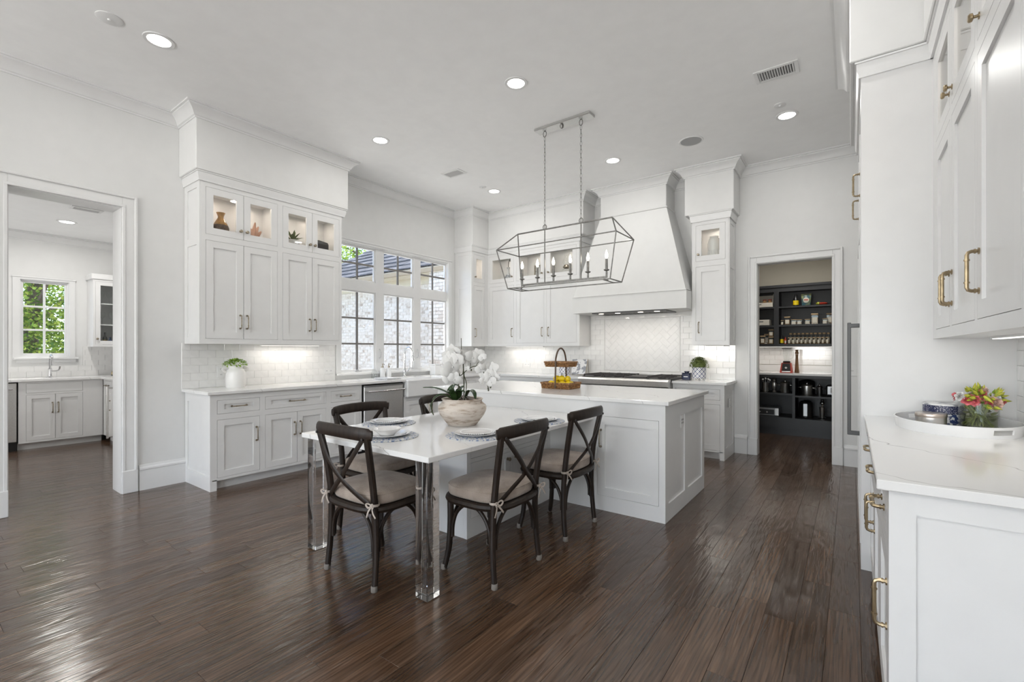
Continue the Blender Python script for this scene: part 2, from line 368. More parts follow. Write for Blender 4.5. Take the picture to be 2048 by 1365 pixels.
def lattice(name, base, ink, sx, sz, kind='diamond'):   # printed pattern on a round pot: angle x height
    m, t, p, o = new_mat(name); L = t.links.new; tc = N(t, 'ShaderNodeTexCoord'); sp = N(t, 'ShaderNodeSeparateXYZ'); L(tc.outputs['Object'], sp.inputs[0])
    at = N(t, 'ShaderNodeMath', operation='ARCTAN2'); L(sp.outputs['Y'], at.inputs[0]); L(sp.outputs['X'], at.inputs[1])
    a = N(t, 'ShaderNodeMath', operation='MULTIPLY', i_1=sx/(2*PI)); L(at.outputs[0], a.inputs[0]); z = N(t, 'ShaderNodeMath', operation='MULTIPLY', i_1=sz); L(sp.outputs['Z'], z.inputs[0])
    outs = []
    for op in ('ADD', 'SUBTRACT'):
        s = N(t, 'ShaderNodeMath', operation=op); L(a.outputs[0], s.inputs[0]); L(z.outputs[0], s.inputs[1])
        pp = N(t, 'ShaderNodeMath', operation='PINGPONG', i_1=.5); L(s.outputs[0], pp.inputs[0]); outs.append(pp)
    mn = N(t, 'ShaderNodeMath', operation='MINIMUM'); L(outs[0].outputs[0], mn.inputs[0]); L(outs[1].outputs[0], mn.inputs[1])
    mxx = N(t, 'ShaderNodeMath', operation='MINIMUM')
    s2 = [N(t, 'ShaderNodeMath', operation='SUBTRACT', i_0=.5) for _ in range(2)]
    for q in range(2): L(outs[q].outputs[0], s2[q].inputs[1])
    mx2 = N(t, 'ShaderNodeMath', operation='MAXIMUM'); L(s2[0].outputs[0], mx2.inputs[0]); L(s2[1].outputs[0], mx2.inputs[1])
    L(mn.outputs[0], mxx.inputs[0]); L(mx2.outputs[0], mxx.inputs[1])
    r = ramp(t, mxx.outputs[0], [(.0, ink), (.075, ink), (.10, base), (1, base)]); L(r.outputs[0], p.inputs['Base Color']); p.inputs['Roughness'].default_value = .2; return m
M['lattice'] = lattice('blue lattice on white glaze', (.80,.80,.80), (.025,.04,.16), 10, 18)
def rings(name, c0, c1, f, dots=0, radial=0):      # concentric woven rings / printed band, around the object's own axis
    m, t, p, o = new_mat(name); L = t.links.new; tc = N(t, 'ShaderNodeTexCoord'); sp = N(t, 'ShaderNodeSeparateXYZ'); L(tc.outputs['Object'], sp.inputs[0])
    cb = N(t, 'ShaderNodeCombineXYZ'); L(sp.outputs['X'], cb.inputs[0]); L(sp.outputs['Y'], cb.inputs[1])
    ln = N(t, 'ShaderNodeVectorMath', operation='LENGTH'); L(cb.outputs[0], ln.inputs[0])
    at = N(t, 'ShaderNodeMath', operation='ARCTAN2'); L(sp.outputs['Y'], at.inputs[0]); L(sp.outputs['X'], at.inputs[1])
    am = N(t, 'ShaderNodeMath', operation='MULTIPLY', i_1=2.2); L(at.outputs[0], am.inputs[0]); rm = N(t, 'ShaderNodeMath', operation='MULTIPLY', i_1=f); L(ln.outputs['Value'], rm.inputs[0])
    c2 = N(t, 'ShaderNodeCombineXYZ'); L(am.outputs[0], c2.inputs[0]); L(rm.outputs[0], c2.inputs[1])
    n = N(t, 'ShaderNodeTexNoise', i_Scale=5.0, i_Detail=2.0); L(c2.outputs[0], n.inputs['Vector'])
    r = ramp(t, n.outputs['Fac'], [(.40, c0), (.47, c1), (.56, c1), (.62, c0)]); L(r.outputs[0], p.inputs['Base Color']); p.inputs['Roughness'].default_value = .75
    wv = N(t, 'ShaderNodeMath', operation='SINE'); w2 = N(t, 'ShaderNodeMath', operation='MULTIPLY', i_1=900.0); L(ln.outputs['Value'], w2.inputs[0]); L(w2.outputs[0], wv.inputs[0]); bump(t, p, wv.outputs[0], .4, .002)
    return m
def woven():
    m, t, p, o = new_mat('blue and white woven rings'); L = t.links.new; tc = N(t, 'ShaderNodeTexCoord'); sp = N(t, 'ShaderNodeSeparateXYZ'); L(tc.outputs['Object'], sp.inputs[0])
    cb = N(t, 'ShaderNodeCombineXYZ'); L(sp.outputs['X'], cb.inputs[0]); L(sp.outputs['Y'], cb.inputs[1]); ln = N(t, 'ShaderNodeVectorMath', operation='LENGTH'); L(cb.outputs[0], ln.inputs[0])
    at = N(t, 'ShaderNodeMath', operation='ARCTAN2'); L(sp.outputs['Y'], at.inputs[0]); L(sp.outputs['X'], at.inputs[1])
    am = N(t, 'ShaderNodeMath', operation='MULTIPLY', i_1=3.0); L(at.outputs[0], am.inputs[0]); rm = N(t, 'ShaderNodeMath', operation='MULTIPLY', i_1=120.0); L(ln.outputs['Value'], rm.inputs[0])
    fl_ = N(t, 'ShaderNodeMath', operation='FLOOR'); L(rm.outputs[0], fl_.inputs[0]); c2 = N(t, 'ShaderNodeCombineXYZ'); L(am.outputs[0], c2.inputs[0]); L(fl_.outputs[0], c2.inputs[1])
    n = N(t, 'ShaderNodeTexNoise', i_Scale=3.0, i_Detail=2.0); L(c2.outputs[0], n.inputs['Vector'])
    r = ramp(t, n.outputs['Fac'], [(.0, (.11,.17,.34)), (.44, (.11,.17,.34)), (.50, (.62,.62,.60)), (1, (.66,.66,.64))]); L(r.outputs[0], p.inputs['Base Color']); p.inputs['Roughness'].default_value = .8
    sn = N(t, 'ShaderNodeMath', operation='PINGPONG', i_1=.5); L(rm.outputs[0], sn.inputs[0]); bump(t, p, sn.outputs[0], .5, .004); return m
M['mat'] = woven()
def blotch(name, c0, c1, scale, lo=.48, hi=.52, rough=.3):
    m, t, p, o = new_mat(name); mp = coords(t); n = N(t, 'ShaderNodeTexNoise', i_Scale=scale, i_Detail=2.0); t.links.new(mp.outputs[0], n.inputs['Vector'])
    r = ramp(t, n.outputs['Fac'], [(lo, c0), (hi, c1)]); t.links.new(r.outputs[0], p.inputs['Base Color']); p.inputs['Roughness'].default_value = rough; return m
M['bluewhite'] = blotch('blue floral on white', (.03,.05,.15), (.74,.74,.74), 60)
M['greywhite'] = blotch('grey brush drawing on white', (.30,.31,.34), (.80,.80,.80), 16, .44, .50)
M['tinband'] = blotch('navy printed band', (.012,.018,.07), (.55,.55,.58), 230, .58, .62)
M['chips'] = blotch('printed snack bag', (.06,.15,.19), (.34,.36,.16), 12, .45, .60)
M['brick'] = None
def brick():
    m, t, p, o = new_mat('whitewashed brick'); L = t.links.new; gi = N(t, 'ShaderNodeNewGeometry'); mp = coords(t); n = N(t, 'ShaderNodeTexNoise', i_Scale=9.0, i_Detail=5.0); L(mp.outputs[0], n.inputs['Vector'])
    ad = N(t, 'ShaderNodeMath', operation='MULTIPLY_ADD', i_1=.45); L(gi.outputs['Random Per Island'], ad.inputs[0]); L(n.outputs['Fac'], ad.inputs[2])
    r = ramp(t, ad.outputs[0], [(.42, (.44,.36,.29)), (.58, (.66,.59,.51)), (.80, (.75,.70,.63)), (1, (.57,.49,.41))]); L(r.outputs[0], p.inputs['Base Color']); p.inputs['Roughness'].default_value = .9; bump(t, p, n.outputs['Fac'], .4, .01); return m
M['brick'] = brick(); M['mortar'] = mat('pale mortar', (.68,.63,.56), .9)
def shingle():
    m, t, p, o = new_mat('blue grey slate shingle'); L = t.links.new; gi = N(t, 'ShaderNodeNewGeometry')
    r = ramp(t, gi.outputs['Random Per Island'], [(0, (.042,.043,.050)), (.6, (.075,.077,.088)), (1, (.12,.119,.128))]); L(r.outputs[0], p.inputs['Base Color']); p.inputs['Roughness'].default_value = .8; return m
M['shingle'] = shingle(); M['fascia'] = mat('cream fascia paint', (.62,.57,.46), .5); M['gutter'] = mat('tan gutter', (.40,.34,.26), .4)
def foliage(name, c0, c1, c2):
    m, t, p, o = new_mat(name); L = t.links.new; gi = N(t, 'ShaderNodeNewGeometry')
    r = ramp(t, gi.outputs['Random Per Island'], [(0, c0), (.5, c1), (1, c2)]); L(r.outputs[0], p.inputs['Base Color']); p.inputs['Roughness'].default_value = .5
    tl = N(t, 'ShaderNodeBsdfTranslucent'); L(r.outputs[0], tl.inputs[0]); mx = N(t, 'ShaderNodeMixShader', i_0=.5); L(p.outputs[0], mx.inputs[1]); L(tl.outputs[0], mx.inputs[2]); L(mx.outputs[0], o.inputs[0]); return m
M['tree'] = foliage('sunlit tree leaf', (.06,.14,.015), (.26,.40,.05), (.62,.68,.14)); M['bark'] = mat('grey bark', (.13,.10,.075), .9, noise=.3, nscale=20)
M['bounce_ground'] = mat('pale bounce ground', (.50,.47,.42), .9, noise=.2, nscale=3)  # kept pale so the unseen ground bounces light
# ================================================================ helpers for walls and cabinets
CEIL = 3.57; XL = -5.30; YB = 6.38; XR = .69
class Fr:                                    # a vertical face: u along it, w out of it, z up
    def __init__(s, axis, c, sg): s.a, s.c, s.s = axis, c, sg
    def P(s, u, w, z): return (s.c+s.s*w, u, z) if s.a == 'x' else (u, s.c+s.s*w, z)
def fbox(mb, fr, u0, u1, w0, w1, z0, z1, c=0):
    a, b = fr.P(u0, w0, z0), fr.P(u1, w1, z1)
    return mb.cbox(a, b, c) if c else mb.box(a, b)
def grid(mb, fr, u0, u1, z0, z1, w0, w1, holes):    # rectangular slab with rectangular holes
    zs = sorted({z0, z1, *[min(max(h[2], z0), z1) for h in holes], *[min(max(h[3], z0), z1) for h in holes]})
    for a, b in zip(zs, zs[1:]):
        if b-a < 1e-5: continue
        cuts = sorted((max(h[0], u0), min(h[1], u1)) for h in holes if h[2] < (a+b)/2 < h[3])
        u = u0
        for (p, q) in cuts:
            if p > u+1e-5: fbox(mb, fr, u, p, w0, w1, a, b)
            u = max(u, q)
        if u < u1-1e-5: fbox(mb, fr, u, u1, w0, w1, a, b)
def sweep(mb, path, prof, z, closed=False):         # profile (out, dz) swept along a plan polyline, the room on its left
    P = [Vector((p[0], p[1])) for p in path]; n = len(P); rings = []
    for i in range(n):
        d1 = (P[i]-P[i-1]).normalized() if i > 0 else (P[1]-P[0]).normalized()
        d2 = (P[i+1]-P[i]).normalized() if i < n-1 else d1
        n1 = Vector((-d1.y, d1.x)); n2 = Vector((-d2.y, d2.x)); m = n1+n2
        m = m/(m.dot(n1)) if abs(m.dot(n1)) > 1e-4 else n1
        rings.append([(P[i].x+m.x*o, P[i].y+m.y*o, z+dz) for o, dz in prof])
    k = len(prof); V = [p for r in rings for p in r]; F = []
    for i in range(n-1):
        for j in range(k): F.append((i*k+j, i*k+(j+1) % k, (i+1)*k+(j+1) % k, (i+1)*k+j))
    F += [tuple(range(k)), tuple((n-1)*k+j for j in range(k))[::-1]]
    mb.poly(V, F)

# ================================================================ floor: planks along the long wall
mb = MB(); mb.box((XL-.25, -5.5, -.05), (3.5, YB+.14, -.012)); mb.box((-9.3, -.9, -.05), (XL-.25, 2.5, -.012)); mb.box((-2.4, YB+.14, -.05), (1.1, 8.7, -.012))
floor = struct(mb.build('floor', M['gap'], smooth=False))
def plank_geo(mb, x, y, L, w=.127):
    g = .0004; b = .0010
    x0, x1, y0, y1 = x-w/2+g, x+w/2-g, y-L/2+g, y+L/2-g
    mb.poly([(x0,y0,-.012),(x1,y0,-.012),(x1,y1,-.012),(x0,y1,-.012),(x0,y0,-b),(x1,y0,-b),(x1,y1,-b),(x0,y1,-b),(x0+b,y0+b,0),(x1-b,y0+b,0),(x1-b,y1-b,0),(x0+b,y1-b,0)],
            [(0,1,5,4),(1,2,6,5),(2,3,7,6),(3,0,4,7),(4,5,9,8),(5,6,10,9),(6,7,11,10),(7,4,8,11),(8,9,10,11)])
LENS = [.7, .9, 1.1, 1.35, 1.6, 1.9]; fR = random.Random(3)
fw = Vector((-math.sin(math.radians(36.29)), math.cos(math.radians(36.29)))); rt = Vector((fw.y, -fw.x))
planks = []
def rows(x0, x1, y0, y1):
    x = x0+.0635
    while x < x1:
        y = y0; first = True
        while y < y1-.01:
            L = fR.choice(LENS)
            if first: L = round(L*fR.uniform(.3, 1), 2); first = False
            if y+L > y1-.15: L = round(y1-y, 3)
            planks.append((x, y+L/2, L)); y += L
        x += .127
rows(XL, .69, -1.4, YB); rows(XL+.127*48, 3.4, -1.4, 1.2)
def shown(p):
    best = 0
    for dy in (-.4, 0, .4):
        v = Vector((p[0], p[1]+dy*p[2])); d = v.dot(fw); r = v.dot(rt)
        if d > .5 and abs(1024+924.6*r/d-1024) < 1030 and 700+924.6*1.3/d < 1375: best = max(best, p[2]/d**2.5)
    return best
planks.sort(key=shown, reverse=True)
pm = {}
for i, (x, y, L) in enumerate(planks[:298]):
    if L not in pm:
        b = MB(); plank_geo(b, 0, 0, L); o = b.build('plank', M['floor'], floor, smooth=False, off=(0,0,0)); pm[L] = o.data
    else:
        o = bpy.data.objects.new('plank', pm[L]); COL.objects.link(o); o.parent = floor
    o.location = (x, y, 0)
mb = MB(); rest = planks[298:]; planks = []
rows(XL-.127*31, XL-.001, -.85, 2.45); rows(-2.35, 1.0, YB, 8.65)
for p in rest+planks: plank_geo(mb, *p)
mb.build('plank_field', M['floor'], floor, kind='stuff', smooth=False)

# ================================================================ walls
DZ = 2.585; DY0, DY1 = .575, 1.277                                  # opening to the scullery
WH = (3.49, 5.46, 1.0, 2.71)                                        # kitchen window hole
mb = MB(); f = Fr('x', XL, 1)
grid(mb, f, -5.5, 2.6, 0, CEIL, -.25, 0, [(DY0, DY1, -1, DZ)]); grid(mb, f, 2.6, YB+.14, 0, CEIL, -.10, 0, [WH])
wall_left = struct(mb.build('wall_left', M['wall'], smooth=False))
PX0, PX1, PZ = -.939, -.174, 2.36
mb = MB(); f = Fr('y', YB, -1)
grid(mb, f, XL, 1.2, 0, CEIL, -.14, 0, [(PX0, PX1, -1, PZ)])
wall_back = struct(mb.build('wall_back', M['wall'], smooth=False))
mb = MB(); mb.box((XR, 1.2, 0), (XR+.15, YB, CEIL)); wall_right = struct(mb.build('wall_right', M['wall'], smooth=False))
mb = MB(); mb.box((XR+.15, 1.2, 0), (3.5, 1.35, CEIL))
grid(mb, Fr('x', 3.5, -1), -5.5, 1.35, 0, CEIL, -.15, 0, [])
struct(mb.build('wall_living', M['wall'], smooth=False))
mb = MB(); grid(mb, Fr('y', -5.5, 1), XL-.25, 3.65, 0, CEIL, -.15, 0, [(wx-.88, wx+.88, .35, 2.75) for wx in (-3.9, -1.6, .7)])
struct(mb.build('wall_front', M['wall'], smooth=False))
mb = MB(); mb.box((XL-.25, -5.65, CEIL), (3.65, YB+.14, CEIL+.12)); ceiling = struct(mb.build('ceiling', M['ceil'], smooth=False))
# scullery shell and pantry shell
SX = -9.2; SC = 2.93; SN = 2.45; SW = (1.115, 1.615, 1.205, 2.275)
mb = MB(); grid(mb, Fr('x', SX, 1), -.95, SN+.1, 0, SC, -.15, 0, [SW]); mb.box((SX, SN, 0), (XL-.25, SN+.1, SC)); mb.box((SX, -.95, 0), (XL-.25, -.85, SC))
wall_sc = struct(mb.build('wall_scullery', M['wall'], smooth=False))
mb = MB(); mb.box((SX-.15, -.95, SC), (XL-.25, SN+.1, SC+.1)); struct(mb.build('ceiling_scullery', M['ceil'], smooth=False))
mb = MB(); mb.box((-2.4, 8.65, 0), (1.1, 8.75, 2.95)); mb.box((-2.4, YB+.14, 0), (-2.3, 8.65, 2.95)); mb.box((1.0, YB+.14, 0), (1.1, 8.65, 2.95)); mb.box((-2.4, YB+.14, 2.95), (1.1, 8.75, 3.05))
wall_pan = struct(mb.build('wall_pantry', M['pbeige'], smooth=False))

# soffits: boxed-out walls above the wall cabinets
def soffit(parent, a, b):
    m = MB(); m.cbox(a, b, .006); m.build('soffit', M['wall'], parent)
soffit(wall_left, (XL, 1.716, 2.985), (-4.89, 3.325, CEIL)); soffit(wall_left, (XL, 5.60, 2.985), (-4.90, YB, CEIL))
soffit(wall_back, (-4.90, 6.0, 2.985), (-3.13, YB, CEIL)); soffit(wall_back, (-1.70, 6.0, 2.985), (-1.13, YB, CEIL)); soffit(wall_back, (-2.87, 6.03, 3.17), (-1.94, YB, CEIL))
m = MB(); m.cbox((-.01, 3.395, 3.0), (XR-.002, 4.79, CEIL-.001), .006); m.cbox((.32, 1.70, 3.0), (XR-.002, 3.3945, CEIL-.001), .006); struct(m.build('wall_soffit', M['wall']))

# crown mouldings
CROWN = [(0,-.115),(.010,-.115),(.010,-.102),(.022,-.096),(.030,-.080),(.045,-.055),(.068,-.036),(.084,-.028),(.084,-.016),(.100,-.014),(.100,0),(0,0)]
mb = MB()
sweep(mb, [(.32,1.30),(.32,3.395),(-.01,3.395),(-.01,4.79),(XR,4.79),(XR,YB),(-1.13,YB),(-1.13,6.0),(-1.70,6.0),(-1.70,YB),(-1.94,YB),(-1.94,6.03),(-2.87,6.03),(-2.87,YB),(-3.13,YB),(-3.13,6.0),(-4.90,6.0),(-4.90,5.60),(XL,5.60),(XL,3.325),(-4.89,3.325),(-4.89,1.716),(XL,1.716),(XL,-5.4)], CROWN, CEIL)
struct(mb.build('trim_1', M['trim'], angle=25))
mb = MB(); sweep(mb, [(XL-.25, SN), (SX, SN), (SX, -.85)], CROWN, SC); struct(mb.build('trim_2', M['trim'], angle=25))
# baseboards
BASE = [(0,0),(.018,0),(.018,.185),(.026,.19),(.026,.205),(.012,.218),(.008,.235),(0,.235)]
mb = MB(); sweep(mb, [(XL,1.766),(XL,1.40)], BASE, 0); sweep(mb, [(XL,.45),(XL,-5.4)], BASE, 0); struct(mb.build('baseboard_left', M['trim'], angle=25))
mb = MB(); sweep(mb, [(XR,YB),(-.067,YB)], BASE, 0); sweep(mb, [(-1.045,YB),(-1.19,YB)], BASE, 0); struct(mb.build('baseboard_back', M['trim'], angle=25))

# cased openings (no door leaves)
CAS = .108
def casing(name, fr, u0, u1, zt, thick, cw=CAS):
    m = MB()
    for a, b, sg in ((u0-cw, u0, -1), (u1, u1+cw, 1)):
        outer = a if sg < 0 else b
        fbox(m, fr, a, b, 0, .018, .2, zt+cw, .003)                     # flat board
        ob = (outer, outer+.022) if sg < 0 else (outer-.022, outer)
        fbox(m, fr, ob[0], ob[1], .018, .034, .2, zt+cw, .005)          # raised back band
        inn = (b-.022, b) if sg < 0 else (a, a+.022)
        fbox(m, fr, inn[0], inn[1], .018, .024, .2, zt, .003)
        fbox(m, fr, a-.004, b+.004, 0, .03, 0, .205, .004)              # plinth block
    fbox(m, fr, u0, u1, 0, .018, zt, zt+cw, .003); fbox(m, fr, u0-cw+.022, u1+cw-.022, .018, .034, zt+cw-.022, zt+cw, .005); fbox(m, fr, u0-.022, u1+.022, .018, .024, zt, zt+.022, .003)
    o = struct(m.build(name, M['trim'], angle=25))
    j = MB(); fbox(j, fr, u0-.001, u0+.006, -.0008, -thick-.001, 0, zt+.001); fbox(j, fr, u1-.006, u1+.001, -.0008, -thick-.001, 0, zt+.001); fbox(j, fr, u0+.006, u1-.006, -.0008, -thick-.001, zt-.006, zt+.001)
    j.build('jamb', M['trim'], o, smooth=False)
    return o
casing('door_1', Fr('x', XL, 1), DY0, DY1, DZ, .25)
casing('door_2', Fr('y', YB, -1), PX0, PX1, PZ, .14, .095)

# ================================================================ windows
def window(name, fr, hole, sashes, depth, sill=None, mun=None):
    u0, u1, z0, z1 = hole; m = MB()
    grid(m, fr, u0, u1, z0, z1, -depth-.03, -depth+.03, [(a+(-.02), b+.02, c-.02, d+.02) for a, b, c, d, _, _ in sashes])
    w = struct(m.build(name, M['trim'], smooth=False))
    m = MB()
    grid(m, fr, u0-.07, u1+.06, z0-.03, z1+.04, 0, .016, [(u0, u1, z0, z1)]); fbox(m, fr, u0-.08, u1+.07, .016, .028, z1+.025, z1+.045, .004)
    d0 = -depth+.0305; fbox(m, fr, u0, u0+.008, d0, -.0005, z0, z1); fbox(m, fr, u1-.008, u1, d0, -.0005, z0, z1); fbox(m, fr, u0+.008, u1-.008, d0, -.0005, z1-.008, z1); fbox(m, fr, u0+.008, u1-.008, d0, -.0005, z0, z0+.008)
    m.build('casing', M['trim'], w, smooth=False)
    for a, b, c, d, nu, nz_ in sashes:
        m = MB(); grid(m, fr, a-.02, b+.02, c-.02, d+.02, -depth-.02, -depth+.012, [(a, b, c, d)]); s = m.build('sash', M['trim'], w, smooth=False)
        for i in range(nu):
            for j in range(nz_):
                m = MB(); e = .009
                fbox(m, fr, a+(b-a)*i/nu+(e if i else 0), a+(b-a)*(i+1)/nu-(e if i < nu-1 else 0), -depth-.008, -depth-.004, c+(d-c)*j/nz_+(e if j else 0), c+(d-c)*(j+1)/nz_-(e if j < nz_-1 else 0))
                m.build('pane', M['glass'], s, smooth=False)
        for i in range(1, nu):
            m = MB(); u = a+(b-a)*i/nu; fbox(m, fr, u-.0125, u+.0125, -depth-.018, -depth+.006, c, d, .003); m.build('muntin', mun or M['muntin'], s)
        for j in range(1, nz_):
            m = MB(); z = c+(d-c)*j/nz_; fbox(m, fr, a, b, -depth-.017, -depth+.005, z-.0125, z+.0125, .003); m.build('muntin', mun or M['muntin'], s)
    return w
cols = [(3.517, 4.042), (4.211, 4.733), (4.905, 5.432)]
win = window('window_1', Fr('x', XL, 1), WH, [(a, b, 2.247, 2.672, 2, 2) for a, b in cols]+[(a, b, 1.035, 2.072, 2, 3) for a, b in cols], .06)
m = MB(); m.cbox((XL-.05, 3.42, .968), (-5.255, 5.53, .998), .004); m.build('sill', M['quartz'], win)
for y in (3.72, 5.17):                                                # crank operators along the bottom
    m = MB(); m.cbox((-5.35, y, 1.008), (-5.31, y+.10, 1.022), .004); m.tube([(-5.33, y+.05, 1.02), (-5.315, y+.05, 1.034), (-5.31, y-.02, 1.03)], .006, 6); m.build('crank', M['tow'], win)
for y in (4.115, 4.81):
    m = MB(); m.tube([(-5.325, y, 1.18), (-5.295, y, 1.20), (-5.29, y, 1.26), (-5.32, y, 1.31)], .007, 6); m.build('latch', M['tow'], win)
win2 = window('window_2', Fr('x', SX, 1), SW, [(1.155, 1.573, 1.250, 2.235, 2, 3)], .06, mun=M['trim'])
m = MB(); m.cbox((SX, 1.05, 1.165), (SX+.06, 1.71, 1.195), .005); m.cbox((SX, 1.075, 1.115), (SX+.025, 1.685, 1.165), .005); m.build('sill', M['trim'], win2)

# ================================================================ wall tiles, each its own piece
TL, TH = .152, .0762; tiles = {}
def tile_obj(parent, fr, u0, u1, z0, z1, name='tile'):
    g = .0005; key = (fr.a, fr.s, round(u1-u0, 3), round(z1-z0, 3)); uc, zc = (u0+u1)/2, (z0+z1)/2
    if key not in tiles:
        m = MB(); hu, hz = (u1-u0)/2-g, (z1-z0)/2-g; c = .0015; f0 = Fr(fr.a, 0, fr.s); P = f0.P
        m.poly([P(-hu,0,-hz),P(hu,0,-hz),P(hu,0,hz),P(-hu,0,hz),P(-hu,.0065,-hz),P(hu,.0065,-hz),P(hu,.0065,hz),P(-hu,.0065,hz),P(-hu+c,.008,-hz+c),P(hu-c,.008,-hz+c),P(hu-c,.008,hz-c),P(-hu+c,.008,hz-c)],
               [(0,1,5,4),(1,2,6,5),(2,3,7,6),(3,0,4,7),(4,5,9,8),(5,6,10,9),(6,7,11,10),(7,4,8,11),(8,9,10,11)])
        tiles[key] = m.build(name, M['tile'], parent, off=(0,0,0), smooth=False); o = tiles[key]
    else:
        o = bpy.data.objects.new(name, tiles[key].data); COL.objects.link(o); o.parent = parent
    r = tR.random()*.0004; o.location = fr.P(uc, .002+r, zc); return o
tR = random.Random(5)
def bond(parent, fr, u0, u1, z0, z1, holes=(), name='tile', stuff=None):
    z = z0; row = 0
    while z < z1-.012:
        zt = min(z+TH, z1); u = u0-(TL/2 if row % 2 else 0)
        while u < u1-.004:
            a, b = max(u, u0), min(u+TL, u1); segs = [(a, b)]
            for h in holes:
                if h[2] < (z+zt)/2 < h[3]:
                    ns = []
                    for p, q in segs:
                        if q <= h[0] or p >= h[1]: ns.append((p, q))
                        else:
                            if p < h[0]: ns.append((p, h[0]))
                            if q > h[1]: ns.append((h[1], q))
                    segs = ns
            for p, q in segs:
                if q-p > .012:
                    if stuff is None: tile_obj(parent, fr, round(p, 4), round(q, 4), round(z, 4), round(zt, 4), name)
                    else: fbox(stuff, fr, p+.0009, q-.0009, .002, .008, z+.0009, zt-.0009)
            u += TL
        z = zt; row += 1
def grout(parent, fr, u0, u1, z0, z1, holes=()):
    m = MB(); grid(m, fr, u0, u1, z0, z1, -.001, .0045, list(holes)); m.build('grout', M['grout'], parent, smooth=False)
fl = Fr('x', XL, 1); fb = Fr('y', YB, -1)
grout(wall_left, fl, 1.735, 3.41, .915, 1.368); bond(wall_left, fl, 1.735, 3.41, .915, 1.368)
bond(wall_left, fl, 5.54, YB, .915, 1.368); grout(wall_left, fl, 5.54, YB, .915, 1.368)
HP = (-2.975, -1.860, .995, 1.757)
bond(wall_back, fb, -5.29, -3.19, .915, 1.368); bond(wall_back, fb, -3.19, -1.63, .915, 1.82, [HP]); bond(wall_back, fb, -1.63, -1.18, .915, 1.368)
grout(wall_back, fb, -5.29, -1.18, .915, 1.368); grout(wall_back, fb, -3.19, -1.63, 1.368, 1.82)
m = MB()                                                              # pencil frame round the herringbone
for a, b, c, d in ((HP[0], HP[1], HP[2], HP[2]+.014), (HP[0], HP[1], HP[3]-.014, HP[3]), (HP[0], HP[0]+.014, HP[2], HP[3]), (HP[1]-.014, HP[1], HP[2], HP[3])): fbox(m, fb, a, b, 0, .014, c, d, .004)
m.build('pencil_frame', M['tile'], wall_back)
def clip(poly, lo, hi, ax):
    for sgn, lim in ((1, lo), (-1, hi)):
        out = []
        for i in range(len(poly)):
            a, b = poly[i-1], poly[i]; da, db = sgn*(a[ax]-lim), sgn*(b[ax]-lim)
            if (da >= 0) != (db >= 0): t = da/(da-db); out.append((a[0]+(b[0]-a[0])*t, a[1]+(b[1]-a[1])*t))
            if db >= 0: out.append(b)
        poly = out
        if len(poly) < 3: return []
    return poly
hx0, hx1, hz0, hz1 = HP[0]+.016, HP[1]-.016, HP[2]+.016, HP[3]-.016; cx, cz = (hx0+hx1)/2, (hz0+hz1)/2; c45 = math.sqrt(.5); g = .0011; pieces = []
for i in range(-14, 15):                                              # herringbone: steps of two 1 x 2 tiles
    for j in range(-8, 9):
        bx = (i+j*2)*TH; by = (i-j*2)*TH
        for (px_, py_, w_, h_) in ((bx, by, TL, TH), (bx, by+TH, TH, TL)):
            q = [(px_+g, py_+g), (px_+w_-g, py_+g), (px_+w_-g, py_+h_-g), (px_+g, py_+h_-g)]
            q = [(cx+(a-b)*c45, cz+(a+b)*c45) for a, b in q]
            q = clip(q, hx0, hx1, 0); q = clip(q, hz0, hz1, 1) if q else q
            if len(q) >= 3 and abs(sum(q[k-1][0]*q[k][1]-q[k][0]*q[k-1][1] for k in range(len(q))))/2 > 8e-4: pieces.append(q)
for q in pieces:
    m = MB(); m.prism(q, 'y', YB-.0075-tR.random()*.0006, YB); m.build('herringbone_tile', M['tile'], wall_back, smooth=False)
m = MB(); bond(None, Fr('x', SX, 1), -.8, SN, .915, 1.35, [(1.0, 1.76, 1.08, 2)], stuff=m); bond(None, Fr('y', SN, -1), SX, -6.5, .915, 1.35, stuff=m); m.build('tile_field', M['tile'], wall_sc, kind='stuff', smooth=False)
m = MB(); bond(None, Fr('y', 8.65, -1), -2.3, 1.0, 1.06, 1.40, stuff=m); m.build('tile_field', M['tile'], wall_pan, kind='stuff', smooth=False)
bond(wall_right, Fr('x', XR, -1), 1.80, 3.43, .915, 1.368); grout(wall_right, Fr('x', XR, -1), 1.80, 3.43, .915, 1.368)

# ================================================================ outside
m = MB(); m.box((-45, -30, -.45), (-5.6, 45, -.352)); tag(m.build('bounce_ground', M['bounce_ground'], smooth=False), 'unseen pale ground added outside below the windows to bounce light', 'bounce_ground')  # unseen ground, made pale to throw light onto brick and ceiling
BY = 7.35                                                             # the brick wing behind the sink window
bh = thing('brick_house_wing', 'whitewashed brick house wing with slate roof seen through the sink window', 'house', (-9.3, BY, -.35))
m = MB(); m.box((-12.6, BY+.003, -.35), (-5.58, BY+4, 2.98)); m.build('wall', M['mortar'], bh, smooth=False)
m = MB(); bR = random.Random(9); z = -.2; row = 0
while z < 2.98:
    x = -12.6-(.105 if row % 2 else 0)
    while x < -5.6:
        d = bR.random()*.008; m.box((max(x, -12.6)+.006, BY-d, z+.006), (min(x+.21, -5.58)-.006, BY+.02, z+.068)); x += .21
    z += .075; row += 1
m.build('brick_field', M['brick'], bh, kind='stuff', smooth=False)
m = MB(); m.box((-12.9, BY-.34, 2.96), (-5.6, BY+.1, 3.0)); m.box((-12.9, BY-.02, 2.80), (-5.6, BY+.03, 2.96)); m.build('eave_board', M['fascia'], bh, smooth=False)
m = MB(); m.prism([(BY-.46, 3.10), (BY-.33, 3.10), (BY-.33, 2.98), (BY-.41, 2.98), (BY-.46, 3.05)], 'x', -13.0, -5.6); m.build('gutter', M['gutter'], bh, smooth=False)
